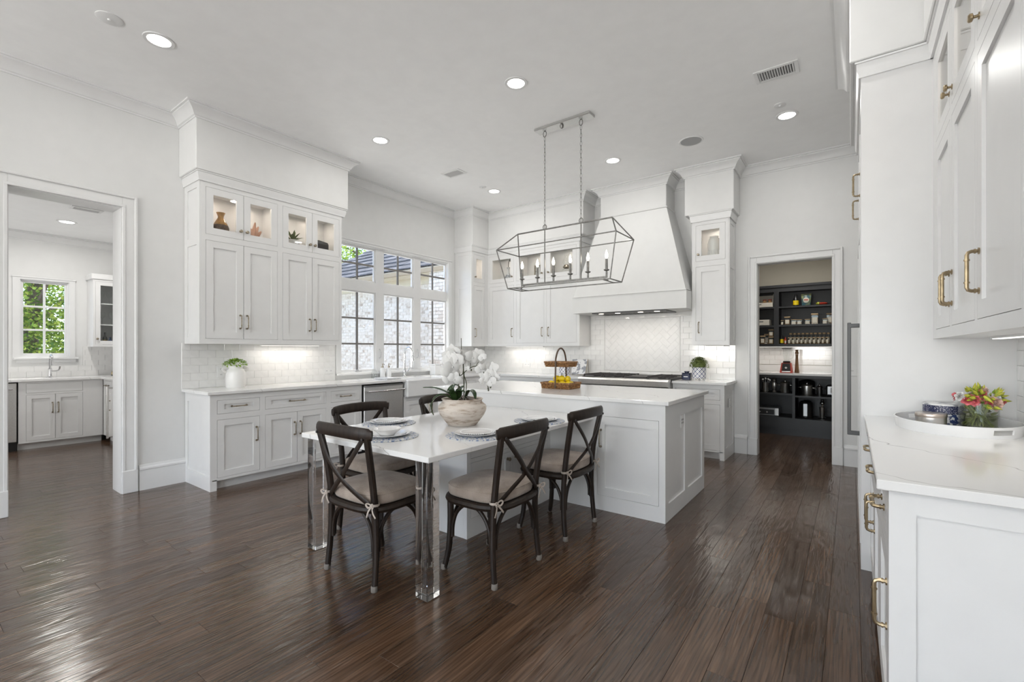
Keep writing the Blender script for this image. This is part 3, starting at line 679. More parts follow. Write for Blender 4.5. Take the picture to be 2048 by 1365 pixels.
m = MB(); SL = .72; hx = -13.0                                         # shingle courses on the front slope, hipped at the left
ry = BY-.44; rz = 3.09; k = 0
while k < 17:
    y0 = ry+k*.20; z0 = rz+k*.20*SL; xl = hx+(k*.20)*1.05; x = xl+bR.random()*.2
    while x < -5.6:
        w_ = .22+bR.random()*.16; x1 = min(x+w_, -5.6); t = .016+bR.random()*.014
        m.poly([(x+.004, y0-.02, z0-.0144), (x1-.004, y0-.02, z0-.0144), (x1-.004, y0+.24, z0+.24*SL), (x+.004, y0+.24, z0+.24*SL), (x+.004, y0-.02, z0+t+.012), (x1-.004, y0-.02, z0+t+.012), (x1-.004, y0+.24, z0+.24*SL+.006), (x+.004, y0+.24, z0+.24*SL+.006)],
               [(0,1,5,4),(4,5,6,7),(1,2,6,5),(0,4,7,3)]); x += w_
    k += 1
m.poly([(hx, ry, rz), (hx+3.5, ry+3.3, rz+3.3*SL), (hx, ry+6.6, rz)], [(0,1,2)])
m.build('roof_shingle_field', M['shingle'], bh, kind='stuff', smooth=False)
m = MB(); z = -.2; row = 0
while z < 3.6:
    x = -7.36-(.1 if row % 2 else 0)
    while x < -5.62:
        m.box((max(x, -7.36)+.004, BY-.36, z+.003), (min(x+.2, -5.61)-.003, BY-.02, z+.072)); x += .2
    z += .075; row += 1
m.build('brick_pier', [M['brick']], bh, kind='stuff', smooth=False)

def tree(name, label, base, h, r, n, seed, leaf=.16, cz=None):
    R = random.Random(seed); t = thing(name, label, 'tree', base, None); b = Vector(base)
    m = MB(); m.tube([b+Vector((0,0,.002)), b+Vector((0,0,.3)), b+Vector((.1,0,h*.3)), b+Vector((0,.1,h*.6)), b+Vector((.05,0,h*.9))], [r*.07, r*.066, r*.055, r*.04, r*.015], 8)
    for k in range(7):
        a = k*2.4; z = h*(.3+.07*k); m.tube([b+Vector((0,0,z)), b+Vector((math.cos(a)*r*.45, math.sin(a)*r*.45, z+r*.35)), b+Vector((math.cos(a)*r*.8, math.sin(a)*r*.8, z+r*.5))], [r*.03, r*.02, r*.008], 5)
    m.build('trunk', M['bark'], t)
    V = []; F = []; cl = [(R.uniform(-1,1), R.uniform(-1,1), R.uniform(-1,1)) for _ in range(90)]
    cl = [Vector(c) for c in cl if Vector(c).length < 1.0]
    for i in range(n):
        c = R.choice(cl); p = b+Vector((0,0,h*.62))+Vector((c.x*r, c.y*r, c.z*h*.52))+Vector((R.gauss(0,1), R.gauss(0,1), R.gauss(0,.8)))*r*.14
        p.z = max(p.z, base[2]+.35)
        d = Vector((R.gauss(0,1), R.gauss(0,1), R.gauss(0,.6))).normalized(); s = d.cross(Vector((R.gauss(0,1), R.gauss(0,1), R.gauss(0,1)))).normalized(); L = leaf*R.uniform(.6, 1.2); w_ = L*.38
        k = len(V); V += [p-d*L*.5, p+s*w_, p+d*L*.5, p-s*w_]; F.append((k, k+1, k+2, k+3))
    me = bpy.data.meshes.new('foliage'); me.from_pydata([v-b for v in V], [], F); me.materials.append(M['tree']); o = bpy.data.objects.new('foliage', me); COL.objects.link(o); o.parent = t; o['kind'] = 'stuff'
tree('leafy_tree', 'bright green leafy tree filling the scullery window', (-14.6, 1.9, -.35), 5.6, 2.6, 48000, 11, .085)
tree('leafy_tree', 'darker tree standing behind and left of the scullery window tree', (-20.5, 6.6, -.35), 7.0, 3.0, 16000, 12, .12)
tree('leafy_tree', 'tall tree rising behind the slate roof outside the sink window', (-19.5, 15.2, -.35), 9.5, 3.6, 15000, 13, .14)
# ================================================================ cabinets
def pull(mb, fr, u, z, L, vert, r=.0052, off=.032, n=8):
    h = L/2; e = .012
    def Q(t, w): return fr.P(u, w, z+t) if vert else fr.P(u+t, w, z)
    mb.tube([Q(-h, 0), Q(-h, off-e), Q(-h+e*.3, off-e*.3), Q(-h+e, off), Q(h-e, off), Q(h-e*.3, off-e*.3), Q(h, off-e), Q(h, 0)], r, n)
    for t in (-h, h):
        mb.tube([Q(t, 0), Q(t, .004)], r*1.9, n); mb.tube([Q(t, .009), Q(t, .014)], r*1.4, n)
    for t in (-h+.03, h-.03):
        a, b = (Q(t-.003, off), Q(t+.003, off)); mb.tube([a, b], r*1.35, n)
def knob(mb, fr, u, z, r=.015):
    mb.tube([fr.P(u, 0, z), fr.P(u, .003, z), fr.P(u, .004, z), fr.P(u, .014, z), fr.P(u, .018, z), fr.P(u, .026, z), fr.P(u, .030, z)], [r*.8, r*.8, r*.35, r*.35, r*.95, r, r*.7], 12)
def cabinet(name, label, group, fr, u0, u1, z0, z1, depth, opens, toe=0, hollow=None, fw=.058, m=None, hm=None, pl=.13, floor_z=None, cat='cabinet', pr=.0052):
    m = m or M['cab']; hm = hm or M['nickel']
    zb = z0 if floor_z is None else floor_z
    t = thing(name, label, cat, fr.P((u0+u1)/2, -depth/2, zb), group)
    b = MB(); FT = .022
    holes = [o[:4] for o in opens]
    grid(b, fr, u0, u1, z0, z1, -FT, 0, holes)
    hz = hollow or (z1, z1)
    if hz[0] > z0+.01: fbox(b, fr, u0, u1, -depth, -FT-.002, z0, hz[0])
    if hollow:
        a, c = hollow; T = .016
        fbox(b, fr, u0, u0+T, -depth, -FT, a, c); fbox(b, fr, u1-T, u1, -depth, -FT, a, c); fbox(b, fr, u0+T, u1-T, -depth+T, -FT, c-T, c-.0005); fbox(b, fr, u0+T, u1-T, -depth+.0005, -depth+T, a, c-.0005); fbox(b, fr, u0+T, u1-T, -depth+T, -FT, a, a+.004)
        if c < z1-.001: fbox(b, fr, u0, u1, -depth, -FT, c, z1)
    if toe: fbox(b, fr, u0, u1, -depth, -.075, 0, z0)
    b.build('body', m, t, smooth=False)
    for (a, c, d, e, kind, h) in opens:
        q = MB(); g = .0022; a += g; c -= g; d += g; e -= g
        if kind == 'glass':
            grid(q, fr, a, c, d, e, -.020, 0, [(a+fw, c-fw, d+fw, e-fw)]); dr = q.build('glass_door', m, t, smooth=False)
            q = MB(); fbox(q, fr, a+fw, c-fw, -.013, -.010, d+fw, e-fw); q.build('pane', M['glass'], dr, smooth=False)
        elif kind == 'flat':
            fbox(q, fr, a, c, -.02, 0, d, e, .002); dr = q.build('front_panel', m, t)
        else:
            w2 = fw if kind == 'door' else min(fw, (e-d)*.32)
            fbox(q, fr, a+.01, c-.01, -.020, -.011, d+.01, e-.01); grid(q, fr, a, c, d, e, -.020, 0, [(a+fw, c-fw, d+w2, e-w2)])
            dr = q.build(kind, m, t, smooth=False)
        if h:
            q = MB()
            for hh in (h if isinstance(h, list) else [h]):
                if hh[0] == 'k': knob(q, fr, hh[1], hh[2])
                else: pull(q, fr, hh[1], hh[2], pl if len(hh) < 4 else hh[3], hh[0] == 'v', pr)
            q.build('knob' if (h[0] == 'k' or (isinstance(h, list) and h[0][0] == 'k')) else 'handle', hm, dr)
    return t
def side_panel(t, fr, u0, u1, z0, z1, fields, th=.020, m=None):    # applied end panel with recessed fields
    b = MB(); grid(b, fr, u0, u1, z0, z1, 0, th, fields); fbox(b, fr, u0+.002, u1-.002, .0005, th*.45, z0+.002, z1-.002); b.build('end_panel', m or M['cab'], t, smooth=False)
def under_light(fr, u0, u1, w, z, power, label, grp='strip lights under the wall cabinets'):
    t = thing('strip_light', label, 'light', fr.P((u0+u1)/2, w, z), grp)
    b = MB(); fbox(b, fr, u0, u1, w-.02, w+.02, z-.010, z); b.build('housing', M['plastic'], t, smooth=False)
    b = MB(); fbox(b, fr, u0+.01, u1-.01, w-.014, w+.014, z-.013, z-.010); b.build('diffuser', M['strip'], t, smooth=False)
    sx, sy = (u1-u0, .03)
    o = area('strip_lamp', fr.P((u0+u1)/2, w, z-.016), (0, 0, 0) if fr.a == 'y' else (0, 0, PI/2), sx, sy, power, (1, .94, .86)); o.parent = t; o.location = Vector(fr.P((u0+u1)/2, w, z-.016))-t.location
def puck(fr, u, w, z, power, label):
    t = thing('puck_light', label, 'light', fr.P(u, w, z), None)
    p = fr.P(u, w, z-.012); b = MB(); b.lathe([(.034, 0), (.036, .012)], 20, p); b.build('rim', M['plastic'], t)
    b = MB(); b.lathe([(.027, -.002), (.027, 0)], 20, p); b.build('lens', M['warm'], t)
    l = bpy.data.lights.new('puck_lamp', 'AREA'); l.shape = 'DISK'; l.size = .06; l.energy = power*1.1; l.color = (1, .86, .74)
    o = bpy.data.objects.new('puck_lamp', l); COL.objects.link(o); o.parent = t; o.location = Vector(p)-t.location+Vector((0, 0, -.005))

# ---- wall cabinets left of the window
fu = Fr('x', -4.93, 1); UD = .368
def upper(label, u0, u1, o, end0=False):
    a, b, c = o
    t = cabinet('wall_cabinet', label, 'glass topped wall cabinets', fu, u0, u1, 1.357, 2.905, UD,
        [(a, b, 2.402, 2.851, 'glass', ('k', b-.03, 2.485)), (b, c, 2.402, 2.851, 'glass', ('k', b+.03, 2.485)), (a, b, 1.406, 2.346, 'door', ('v', b-.032, 1.578)), (b, c, 1.406, 2.346, 'door', ('v', b+.032, 1.578))], hollow=(2.395, 2.875), fw=.064)
    return t
t = upper('white wall cabinet left of the window holding the amber vase', 1.776, 2.520, (1.812, 2.152, 2.493))
side_panel(t, Fr('y', 1.776, -1), -5.295, -4.932, 1.357, 2.905, [(-5.22, -4.995, 1.42, 2.30), (-5.22, -4.995, 2.37, 2.84)], .016)
upper('white wall cabinet beside the window holding the spiky plant', 2.520, 3.262, (2.547, 2.885, 3.228))
CORN = [(0,-.09),(.012,-.09),(.012,-.07),(.020,-.05),(.022,-.012),(.030,-.010),(.030,0),(0,0)]
m = MB(); sweep(m, [(-5.299, 3.285), (-4.93, 3.285), (-4.93, 1.762), (-5.299, 1.762)], CORN, 2.985); m.box((-5.299, 1.762, 2.905), (-4.93, 3.285, 2.985)); struct(m.build('trim_3', M['trim'], angle=25))
under_light(fu, 2.42, 3.10, -.22, 1.357, 1.6, 'lit strip light under the wall cabinets left of the window')
for u, lb in ((1.98, 'round puck light above the amber vase in the glass cabinet'), (2.33, 'round puck light above the pink coral in the glass cabinet'), (2.72, 'round puck light above the spiky plant in the glass cabinet'), (3.06, 'round puck light above the grey box in the glass cabinet')):
    puck(fu, u, -.19, 2.858, .55, lb)

# ---- base run along the left wall
fbL = Fr('x', -4.71, 1); BD = .585
def dz(a, b, hl=.13): return (a, b, .704, .832, 'drawer', ('h', (a+b)/2, .768, hl))
t = cabinet('base_cabinet', 'white base cabinet with one drawer over one door at the left end', 'base cabinets along the window wall', fbL, 1.786, 2.232, .09, .885, BD,
    [dz(1.825, 2.206), (1.825, 2.206, .116, .651, 'door', ('v', 2.174, .478))], toe=1, floor_z=0)
side_panel(t, Fr('y', 1.786, -1), -5.295, -4.71, 0, .885, [(-5.235, -4.80, .135, .80)], .020)
m = MB(); m.box((-4.785, 1.786, 0), (-4.71, 1.822, .1)); m.build('foot', M['cab'], t, smooth=False)
cabinet('base_cabinet', 'white base cabinet with a wide drawer over two doors below the pitcher', 'base cabinets along the window wall', fbL, 2.232, 2.950, .09, .885, BD,
    [dz(2.259, 2.921, .16), (2.259, 2.590, .116, .651, 'door', ('v', 2.558, .478)), (2.590, 2.921, .116, .651, 'door', ('v', 2.622, .478))], toe=1, floor_z=0)
cabinet('base_cabinet', 'white narrow base cabinet left of the dishwasher', 'base cabinets along the window wall', fbL, 2.950, 3.384, .09, .885, BD,
    [dz(2.980, 3.357), (2.980, 3.357, .116, .651, 'door', ('v', 3.012, .478))], toe=1, floor_z=0)
cabinet('base_cabinet', 'white sink base cabinet under the farmhouse sink', 'base cabinets along the window wall', fbL, 4.030, 4.935, .09, .675, BD,
    [(4.062, 4.480, .116, .63, 'door', ('v', 4.448, .50)), (4.480, 4.900, .116, .63, 'door', ('v', 4.512, .50))], toe=1, floor_z=0)
cabinet('base_cabinet', 'white base cabinet in the corner right of the farmhouse sink', 'base cabinets along the window wall', fbL, 4.935, 5.80, .09, .885, BD,
    [(4.975, 5.45, .66, .832, 'drawer', ('h', 5.21, .75)), (4.975, 5.45, .116, .61, 'door', ('v', 5.0, .478))], toe=1, floor_z=0)
# dishwasher
t = thing('dishwasher', 'stainless steel dishwasher with a bar handle between white cabinets', 'dishwasher', (-5.0, 3.70, 0))
m = MB(); m.box((-5.28, 3.386, .10), (-4.735, 4.028, .883)); m.build('body', M['black'], t, smooth=False)
m = MB(); m.cbox((-4.735, 3.412, .115), (-4.700, 4.008, .862), .006); m.build('door', M['steel'], t)
m = MB(); m.tube([(-4.645, 3.43, .795), (-4.645, 3.99, .795)], .011, 12)
for y in (3.46, 3.96): m.tube([(-4.70, y, .795), (-4.645, y, .795)], .013, 10)
m.build('handle', M['chrome'], t)
m = MB(); m.cbox((-4.737, 3.414, .845), (-4.697, 4.006, .868), .002); m.build('control_strip', M['steeldk'], t)
m = MB(); m.box((-4.80, 3.39, 0), (-4.785, 4.025, .10)); m.build('kick_plate', M['black'], t, smooth=False)
# farmhouse sink
t = thing('farmhouse_sink', 'white apron front farmhouse sink below the window', 'sink', (-4.9, 4.48, .677))
m = MB(); fs = Fr('x', -4.655, 1)
m.cbox((-4.70, 4.045, .677), (-4.655, 4.92, .905), .012); m.box((-5.14, 4.045, .677), (-4.70, 4.92, .70)); m.cbox((-5.14, 4.045, .70), (-5.10, 4.92, .905), .006); m.cbox((-5.14, 4.045, .70), (-4.68, 4.075, .905), .006); m.cbox((-5.14, 4.89, .70), (-4.68, 4.92, .905), .006)
m.build('basin', M['porc'], t)
m = MB(); m.lathe([(.045, 0), (.045, .004)], 20, (-4.92, 4.48, .700)); m.build('drain', M['chrome'], t)
# worktops
def top(name, label, boxes, z, cat='countertop', th=.03, mt='quartz'):
    m = MB()
    for a, b in boxes: m.cbox((a[0], a[1], z-th), (b[0], b[1], z), .003)
    o = m.build(name, M[mt]); tag(o, label, cat); return o
top('countertop', 'white veined quartz countertop along the window wall left of the sink', [((-5.292, 1.735), (-4.68, 4.043))], .915)
top('countertop', 'white quartz ledge behind the farmhouse sink under the faucet', [((-5.292, 4.043), (-5.142, 4.922))], .915)
# ---- corner and range wall uppers
fc = Fr('x', -4.93, 1)
t = cabinet('wall_cabinet', 'narrow white corner wall cabinet right of the window with glass top', 'glass topped wall cabinets', fc, 5.632, 6.03, 1.357, 2.905, UD,
    [(5.667, 5.945, 2.402, 2.851, 'glass', ('k', 5.70, 2.485)), (5.667, 5.945, 1.406, 2.346, 'door', ('v', 5.70, 1.578))], hollow=(2.395, 2.875), fw=.064)
side_panel(t, Fr('y', 5.632, -1), -5.295, -4.932, 1.357, 2.905, [(-5.22, -4.995, 1.42, 2.30), (-5.22, -4.995, 2.37, 2.84)], .016)
fr_ = Fr('y', 6.03, -1); RD = .345
cabinet('wall_cabinet', 'white corner wall cabinet on the range wall with dark glass top', 'glass topped wall cabinets', fr_, -4.93, -4.365, 1.357, 2.905, RD,
    [(-4.902, -4.391, 2.402, 2.851, 'glass', ('k', -4.425, 2.485)), (-4.902, -4.391, 1.406, 2.346, 'door', ('v', -4.425, 1.578))], hollow=(2.395, 2.875), fw=.064)
cabinet('wall_cabinet', 'white double wall cabinet left of the range hood holding the lantern', 'glass topped wall cabinets', fr_, -4.365, -3.204, 1.357, 2.905, RD,
    [(-4.339, -3.815, 2.402, 2.851, 'glass', ('k', -3.85, 2.485)), (-3.773, -3.254, 2.402, 2.851, 'glass', ('k', -3.735, 2.485)), (-4.339, -3.815, 1.406, 2.346, 'door', ('v', -3.85, 1.578)), (-3.773, -3.254, 1.406, 2.346, 'door', ('v', -3.735, 1.578))], hollow=(2.395, 2.875), fw=.064)
m = MB(); sweep(m, [(-3.20, YB-.002), (-3.20, 6.03), (-4.93, 6.03), (-4.93, 5.616), (-5.299, 5.616)], CORN, 2.985); m.box((-5.299, 6.03, 2.905), (-3.20, YB-.002, 2.985)); m.box((-5.299, 5.616, 2.905), (-4.93, 6.04, 2.985)); struct(m.build('trim_4', M['trim'], angle=25))
under_light(fr_, -4.70, -3.95, -.2, 1.357, 1.6, 'lit strip light under the wall cabinets left of the range')
for u, lb in ((-4.65, 'round puck light in the corner glass cabinet on the range wall'), (-4.08, 'round puck light above the small vase left of the range hood'), (-3.51, 'round puck light above the lantern left of the range hood')): puck(fr_, u, -.18, 2.858, .5, lb)
puck(fc, 5.80, -.18, 2.858, .8, 'round puck light in the narrow glass cabinet by the window')
# ---- tall narrow upper right of the hood
t = cabinet('wall_cabinet', 'narrow white wall cabinet right of the range hood holding the ridged vase', 'glass topped wall cabinets', fr_, -1.618, -1.197, 1.357, 2.905, RD,
    [(-1.572, -1.230, 2.402, 2.851, 'glass', ('k', -1.54, 2.485)), (-1.572, -1.230, 1.409, 2.335, 'door', ('v', -1.535, 1.578))], hollow=(2.395, 2.875), fw=.064)
side_panel(t, Fr('x', -1.197, 1), 6.035, 6.375, 1.357, 2.905, [(6.10, 6.31, 1.42, 2.30), (6.10, 6.31, 2.37, 2.84)], .015)
m = MB(); sweep(m, [(-1.180, YB-.002), (-1.180, 6.03), (-1.62, 6.03), (-1.62, YB-.002)], CORN, 2.985); m.box((-1.62, 6.03, 2.905), (-1.18, YB-.002, 2.985)); struct(m.build('trim_5', M['trim'], angle=25))
under_light(fr_, -1.50, -1.28, -.2, 1.357, .8, 'short lit strip light under the narrow wall cabinet right of the range')
puck(fr_, -1.40, -.18, 2.858, .55, 'round puck light above the ridged vase right of the hood')
# ---- range wall base cabinets
fb2 = Fr('y', 5.81, -1)
t = cabinet('base_cabinet', 'white base cabinet right of the range under the topiary pot', 'base cabinets beside the range', fb2, -1.790, -1.212, .09, .885, .565,
    [(-1.755, -1.242, .704, .832, 'drawer', ('h', -1.50, .768)), (-1.755, -1.242, .110, .653, 'door', ('v', -1.72, .478))], toe=1, floor_z=0)
side_panel(t, Fr('x', -1.212, 1), 5.81, 6.375, 0, .885, [(5.89, 6.31, .135, .80)], .018)
m = MB(); m.box((-1.245, 5.81, 0), (-1.212, 5.89, .1)); m.build('foot', M['cab'], t, smooth=False)
cabinet('base_cabinet', 'white drawer base cabinet left of the range behind the island', 'base cabinets beside the range', fb2, -4.70, -3.045, .09, .885, .565,
    [(-4.66, -3.90, .66, .832, 'drawer', ('h', -4.28, .75, .2)), (-3.86, -3.08, .66, .832, 'drawer', ('h', -3.47, .75, .2)), (-4.66, -3.90, .12, .62, 'drawer', ('h', -4.28, .5, .2)), (-3.86, -3.08, .12, .62, 'drawer', ('h', -3.47, .5, .2))], toe=1, floor_z=0)
top('countertop', 'white quartz countertop turning the corner left of the range', [((-5.292, 4.922), (-4.68, 6.372)), ((-4.68, 5.78), (-3.042, 6.372))], .915)
top('countertop', 'short white quartz countertop right of the range', [((-1.793, 5.78), (-1.165, 6.372))], .915)
# ---- range
t = thing('range', 'wide stainless steel gas range under the white plaster hood', 'range', (-2.415, 6.05, 0))
m = MB(); m.box((-3.03, 5.74, .12), (-1.80, 6.36, .90)); m.build('body', M['steel'], t, smooth=False)
m = MB(); m.prism([(5.665, .84), (5.655, .905), (5.675, .925), (5.76, .930), (5.76, .82), (5.70, .82)], 'x', -3.03, -1.80); m.build('bullnose', M['steel'], t)
m = MB()
for k in range(9): m.box((-3.0+k*.134, 5.664, .848), (-3.0+k*.134+.105, 5.70, .856))
m.build('vent_slot', M['black'], t, smooth=False)
m = MB(); m.prism([(5.70, .70), (5.675, .82), (5.74, .82), (5.74, .70)], 'x', -3.03, -1.80); m.build('control_panel', M['steel'], t)
for k in range(8):
    m = MB(); x = -2.93+k*.147; m.tube([(x, 5.69, .76), (x, 5.66, .758), (x, 5.645, .757)], [.028, .026, .02], 14); m.build('knob', M['black'], t)
for a, b in ((-3.02, -2.19), (-2.17, -1.81)):
    m = MB(); m.cbox((a, 5.70, .15), (b, 5.74, .68), .006); d = m.build('oven_door', M['steel'], t)
    m = MB(); m.tube([(a+.04, 5.65, .63), (b-.04, 5.65, .63)], .013, 10)
    for x in (a+.07, b-.07): m.tube([(x, 5.70, .63), (x, 5.65, .63)], .011, 8)
    m.build('handle', M['steel'], d)
m = MB(); m.box((-3.02, 5.77, .90), (-1.81, 6.34, .935)); m.build('cooktop', M['black'], t, smooth=False)
for k in range(4):
    if k == 2:
        m = MB(); m.cbox((-2.40, 5.79, .93), (-2.12, 6.32, .952), .004); m.build('griddle_cover', M['iron'], t); continue
    x0 = -3.01+k*.302; m = MB()
    for x in (x0+.01, x0+.145, x0+.28): m.box((x-.006, 5.78, .952), (x+.006, 6.33, .966))
    for y in (5.79, 5.92, 6.055, 6.19, 6.32): m.box((x0+.005, y-.006, .950), (x0+.29, y+.006, .964))
    for y in (5.785, 6.325):
        for x in (x0+.01, x0+.28): m.box((x-.008, y-.008, .93), (x+.008, y+.008, .952))
    m.build('grate', M['iron'], t, smooth=False)
    for y in (5.92, 6.19):
        m = MB(); m.lathe([(.05, 0), (.05, .008), (.03, .014), (.03, .02)], 16, (x0+.145, y, .934)); m.build('burner', M['iron'], t)
m = MB(); m.cbox((-3.03, 6.335, .90), (-1.80, 6.362, .96), .003); m.build('back_guard', M['steel'], t)
for x in (-2.98, -1.85):
    for y in (5.80, 6.30):
        m = MB(); m.cyl((x, y, 0), .025, .12, 10); m.build('foot', M['steel'], t)
# ---- plaster hood
t = thing('range_hood', 'tapered white plaster range hood with a straight lower band', 'range hood', (-2.41, 6.09, 1.812))
hx0_, hx1_ = -3.195, -1.622
m = MB(); m.poly([(hx0_+.012,5.812,2.044),(hx1_-.012,5.812,2.044),(hx1_-.012,6.375,2.044),(hx0_+.012,6.375,2.044),(-2.87,6.035,3.17),(-1.94,6.035,3.17),(-1.94,6.375,3.17),(-2.87,6.375,3.17)], [(0,1,5,4),(1,2,6,5),(2,3,7,6),(3,0,4,7),(4,5,6,7),(3,2,1,0)])
m.build('canopy', M['wall'], t, smooth=False)
m = MB(); m.cbox((-2.885, 6.018, 3.155), (-1.925, 6.37, 3.172), .004); m.build('collar', M['wall'], t)
m = MB(); fh = Fr('y', 5.80, -1)
for a, b in (((hx0_, 5.80, 1.812), (hx1_, 5.90, 2.040)), ((hx0_, 5.90, 1.812), (-2.86, 6.372, 2.04)), ((-1.95, 5.90, 1.812), (hx1_, 6.372, 2.04)), ((-2.86, 6.25, 1.812), (-1.95, 6.372, 2.04))): m.box(a, b)
m.box((-2.86, 5.90, 1.9), (-1.95, 6.25, 2.04)); m.cbox((hx0_-.0, 5.792, 2.032), (hx1_+.0, 6.372, 2.046), .003)
m.build('band', M['wall'], t, smooth=False)
m = MB(); m.box((-2.86, 5.90, 1.83), (-1.95, 6.25, 1.84))
for k in range(15): m.prism([(5.96, 1.800), (6.19, 1.800), (6.19, 1.826), (5.96, 1.826)], 'x', -2.80+k*.055, -2.80+k*.055+.034)
m.build('filter', M['bar'], t, smooth=False)
m = MB(); grid_fr = Fr('y', 0, 1)
for a, b in (((-2.92, 5.86, 1.797), (-1.89, 5.955, 1.813)), ((-2.92, 6.195, 1.797), (-1.89, 6.29, 1.813)), ((-2.92, 5.955, 1.797), (-2.84, 6.195, 1.813)), ((-1.97, 5.955, 1.797), (-1.89, 6.195, 1.813))): m.box(a, b)
m.build('vent_frame', M['bar'], t, smooth=False)
for x in (-2.80, -2.56, -2.24, -2.02):
    m = MB(); m.lathe([(.034, -.002), (.034, .003)], 18, (x, 5.91, 1.797)); m.build('lamp', M['warm'], t)
    l = bpy.data.lights.new('hood_lamp', 'AREA'); l.shape = 'DISK'; l.size = .05; l.energy = 1.1; l.color = (1, .93, .85)
    o = bpy.data.objects.new('hood_lamp', l); COL.objects.link(o); o.parent = t; o.location = Vector((x, 5.91, 1.79))-t.location
# ---- island and the cabinet under the table
t = thing('kitchen_island', 'long white panelled kitchen island with a white quartz top', 'island', (-2.31, 4.01, 0))
fi = Fr('y', 3.452, -1); fe = Fr('x', -1.118, 1)
m = MB(); m.box((-3.50, 3.475, 0), (-1.142, 4.575, .885)); grid(m, fi, -3.50, -1.1175, 0, .885, -.022, 0, [(-1.672, -1.166, .119, .764), (-3.45, -2.95, .119, .764)]); m.build('body', M['cab'], t, smooth=False)
for a, c, hu in ((-1.672, -1.166, -1.640), (-3.45, -2.95, -2.985)):
    q = MB(); a += .0022; c -= .0022; fbox(q, fi, a+.01, c-.01, -.02, -.011, .13, .755); grid(q, fi, a, c, .121, .762, -.02, 0, [(a+.064, c-.064, .187, .695)]); d = q.build('door', M['cab'], t, smooth=False)
    q = MB(); pull(q, fi, hu, .583, .135, True); q.build('handle', M['nickel'], d)
q = MB(); grid(q, fe, 3.4535, 4.58, 0, .885, -.02, .0, [(3.533, 3.955, .130, .767), (4.050, 4.509, .130, .767)]); fbox(q, fe, 3.46, 4.575, -.022, -.012, .0, .885); q.build('end_panel', M['cab'], t, smooth=False)
m = MB(); m.cbox((-3.545, 3.42, .885), (-1.085, 4.61, .915), .003); m.build('island_top', M['quartz'], t)
q = MB(); fbox(q, fe, 3.862, 3.938, -.012, -.004, .66, .765, .003); o = q.build('outlet_plate', M['plastic'], t)
q = MB()
for y in (3.885, 3.915):
    for z in (.70, .725): fbox(q, fe, y-.006, y+.006, -.004, -.003, z-.008, z+.008)
q.build('socket', M['dkplastic'], o, smooth=False)

t = thing('pedestal_cabinet', 'white pedestal cabinet with knobs under the quartz table', 'cabinet', (-2.30, 2.90, 0))
m = MB(); m.cbox((-2.457, 2.366, 0), (-2.142, 3.4515, .728), .002); m.build('body', M['cab'], t)
fp = Fr('x', -2.12, 1)
q = MB(); grid(q, fp, 2.366, 3.452, 0, .728, -.022, 0, [(2.405, 2.865, .545, .70), (2.895, 3.41, .545, .70), (2.405, 2.865, .13, .515), (2.895, 3.41, .13, .515)]); q.build('face_frame', M['cab'], t, smooth=False)
for a, c in ((2.405, 2.865), (2.895, 3.41)):
    for d_, e_ in ((.545, .70), (.13, .515)):
        q = MB(); fbox(q, fp, a+.012, c-.012, -.02, -.011, d_+.012, e_-.012); w2 = .05; grid(q, fp, a+.0022, c-.0022, d_+.0022, e_-.0022, -.02, 0, [(a+.06, c-.06, d_+min(w2, .045), e_-min(w2, .045))]); dr = q.build('drawer' if d_ > .5 else 'door', M['cab'], t, smooth=False)
        q = MB(); knob(q, fp, (a+c)/2 if d_ > .5 else (c-.035 if a < 2.6 else a+.035), (d_+e_)/2 if d_ > .5 else e_-.05); q.build('knob', M['nickel'], dr)
t = thing('dining_table', 'white quartz dining table on clear acrylic legs joined to the island', 'table', (-2.293, 2.53, 0))
m = MB(); m.cbox((-2.884, 1.614, .730), (-1.703, 3.4515, .760), .003); m.build('table_top', M['quartz'], t)
for x in (-2.90+.07, -1.80+.005):
    m = MB(); m.cbox((x-.045, 1.65, .003), (x+.045, 1.74, .7295), .004); m.build('leg', M['acryl'], t)

# ---- right hand run with the tall refrigerator
t = thing('refrigerator_tower', 'tall white panelled refrigerator tower with a long steel handle at the right', 'refrigerator', (.37, 4.09, 0))
m = MB(); m.box((.045, 3.428, 0), (.687, 3.468, 2.995)); m.build('end_panel', M['cab'], t, smooth=False)
ft = Fr('x', .045, -1)
m = MB(); grid(m, ft, 3.468, 4.75, 0, 2.995, -.022, 0, [(3.52, 4.72, .12, 2.12), (3.52, 4.72, 2.16, 2.88)]); m.box((.09, 3.468, 0), (.687, 4.75, 2.995)); m.build('body', M['cab'], t, smooth=False)
for a, c, hu in ((3.52, 4.12, 3.70), (4.12, 4.72, 4.36)):
    q = MB(); fbox(q, ft, a+.002, c-.002, -.02, -.011, .122, 2.118); grid(q, ft, a+.002, c-.002, .122, 2.118, -.02, .004, [(a+.09, c-.09, .21, 2.03)]); d = q.build('refrigerator_door', M['cab'], t, smooth=False)
    if a < 4:
        q = MB(); x = -.012; q.cbox((x-.010, hu-.012, .755), (x+.010, hu+.012, 1.475), .003)
        for z in (.765, 1.455): q.cbox((x-.010, hu-.013, z-.013), (.045, hu+.013, z+.013), .003)
        q.build('handle', M['bar'], d)
    q = MB(); fbox(q, ft, a+.002, c-.002, -.02, -.011, 2.162, 2.878); grid(q, ft, a+.002, c-.002, 2.162, 2.878, -.02, 0, [(a+.065, c-.065, 2.23, 2.81)]); d = q.build('upper_door', M['cab'], t, smooth=False)
    q = MB(); pull(q, ft, hu+.05, 2.37, .14, True, .0055, .036); q.build('handle', M['brass'], d)
m = MB(); sweep(m, [(.045, 4.76), (.045, 3.428), (.362, 3.428)][::-1], CORN, 2.995); struct(m.build('trim_6', M['trim'], angle=25))
fur = Fr('x', .362, -1)
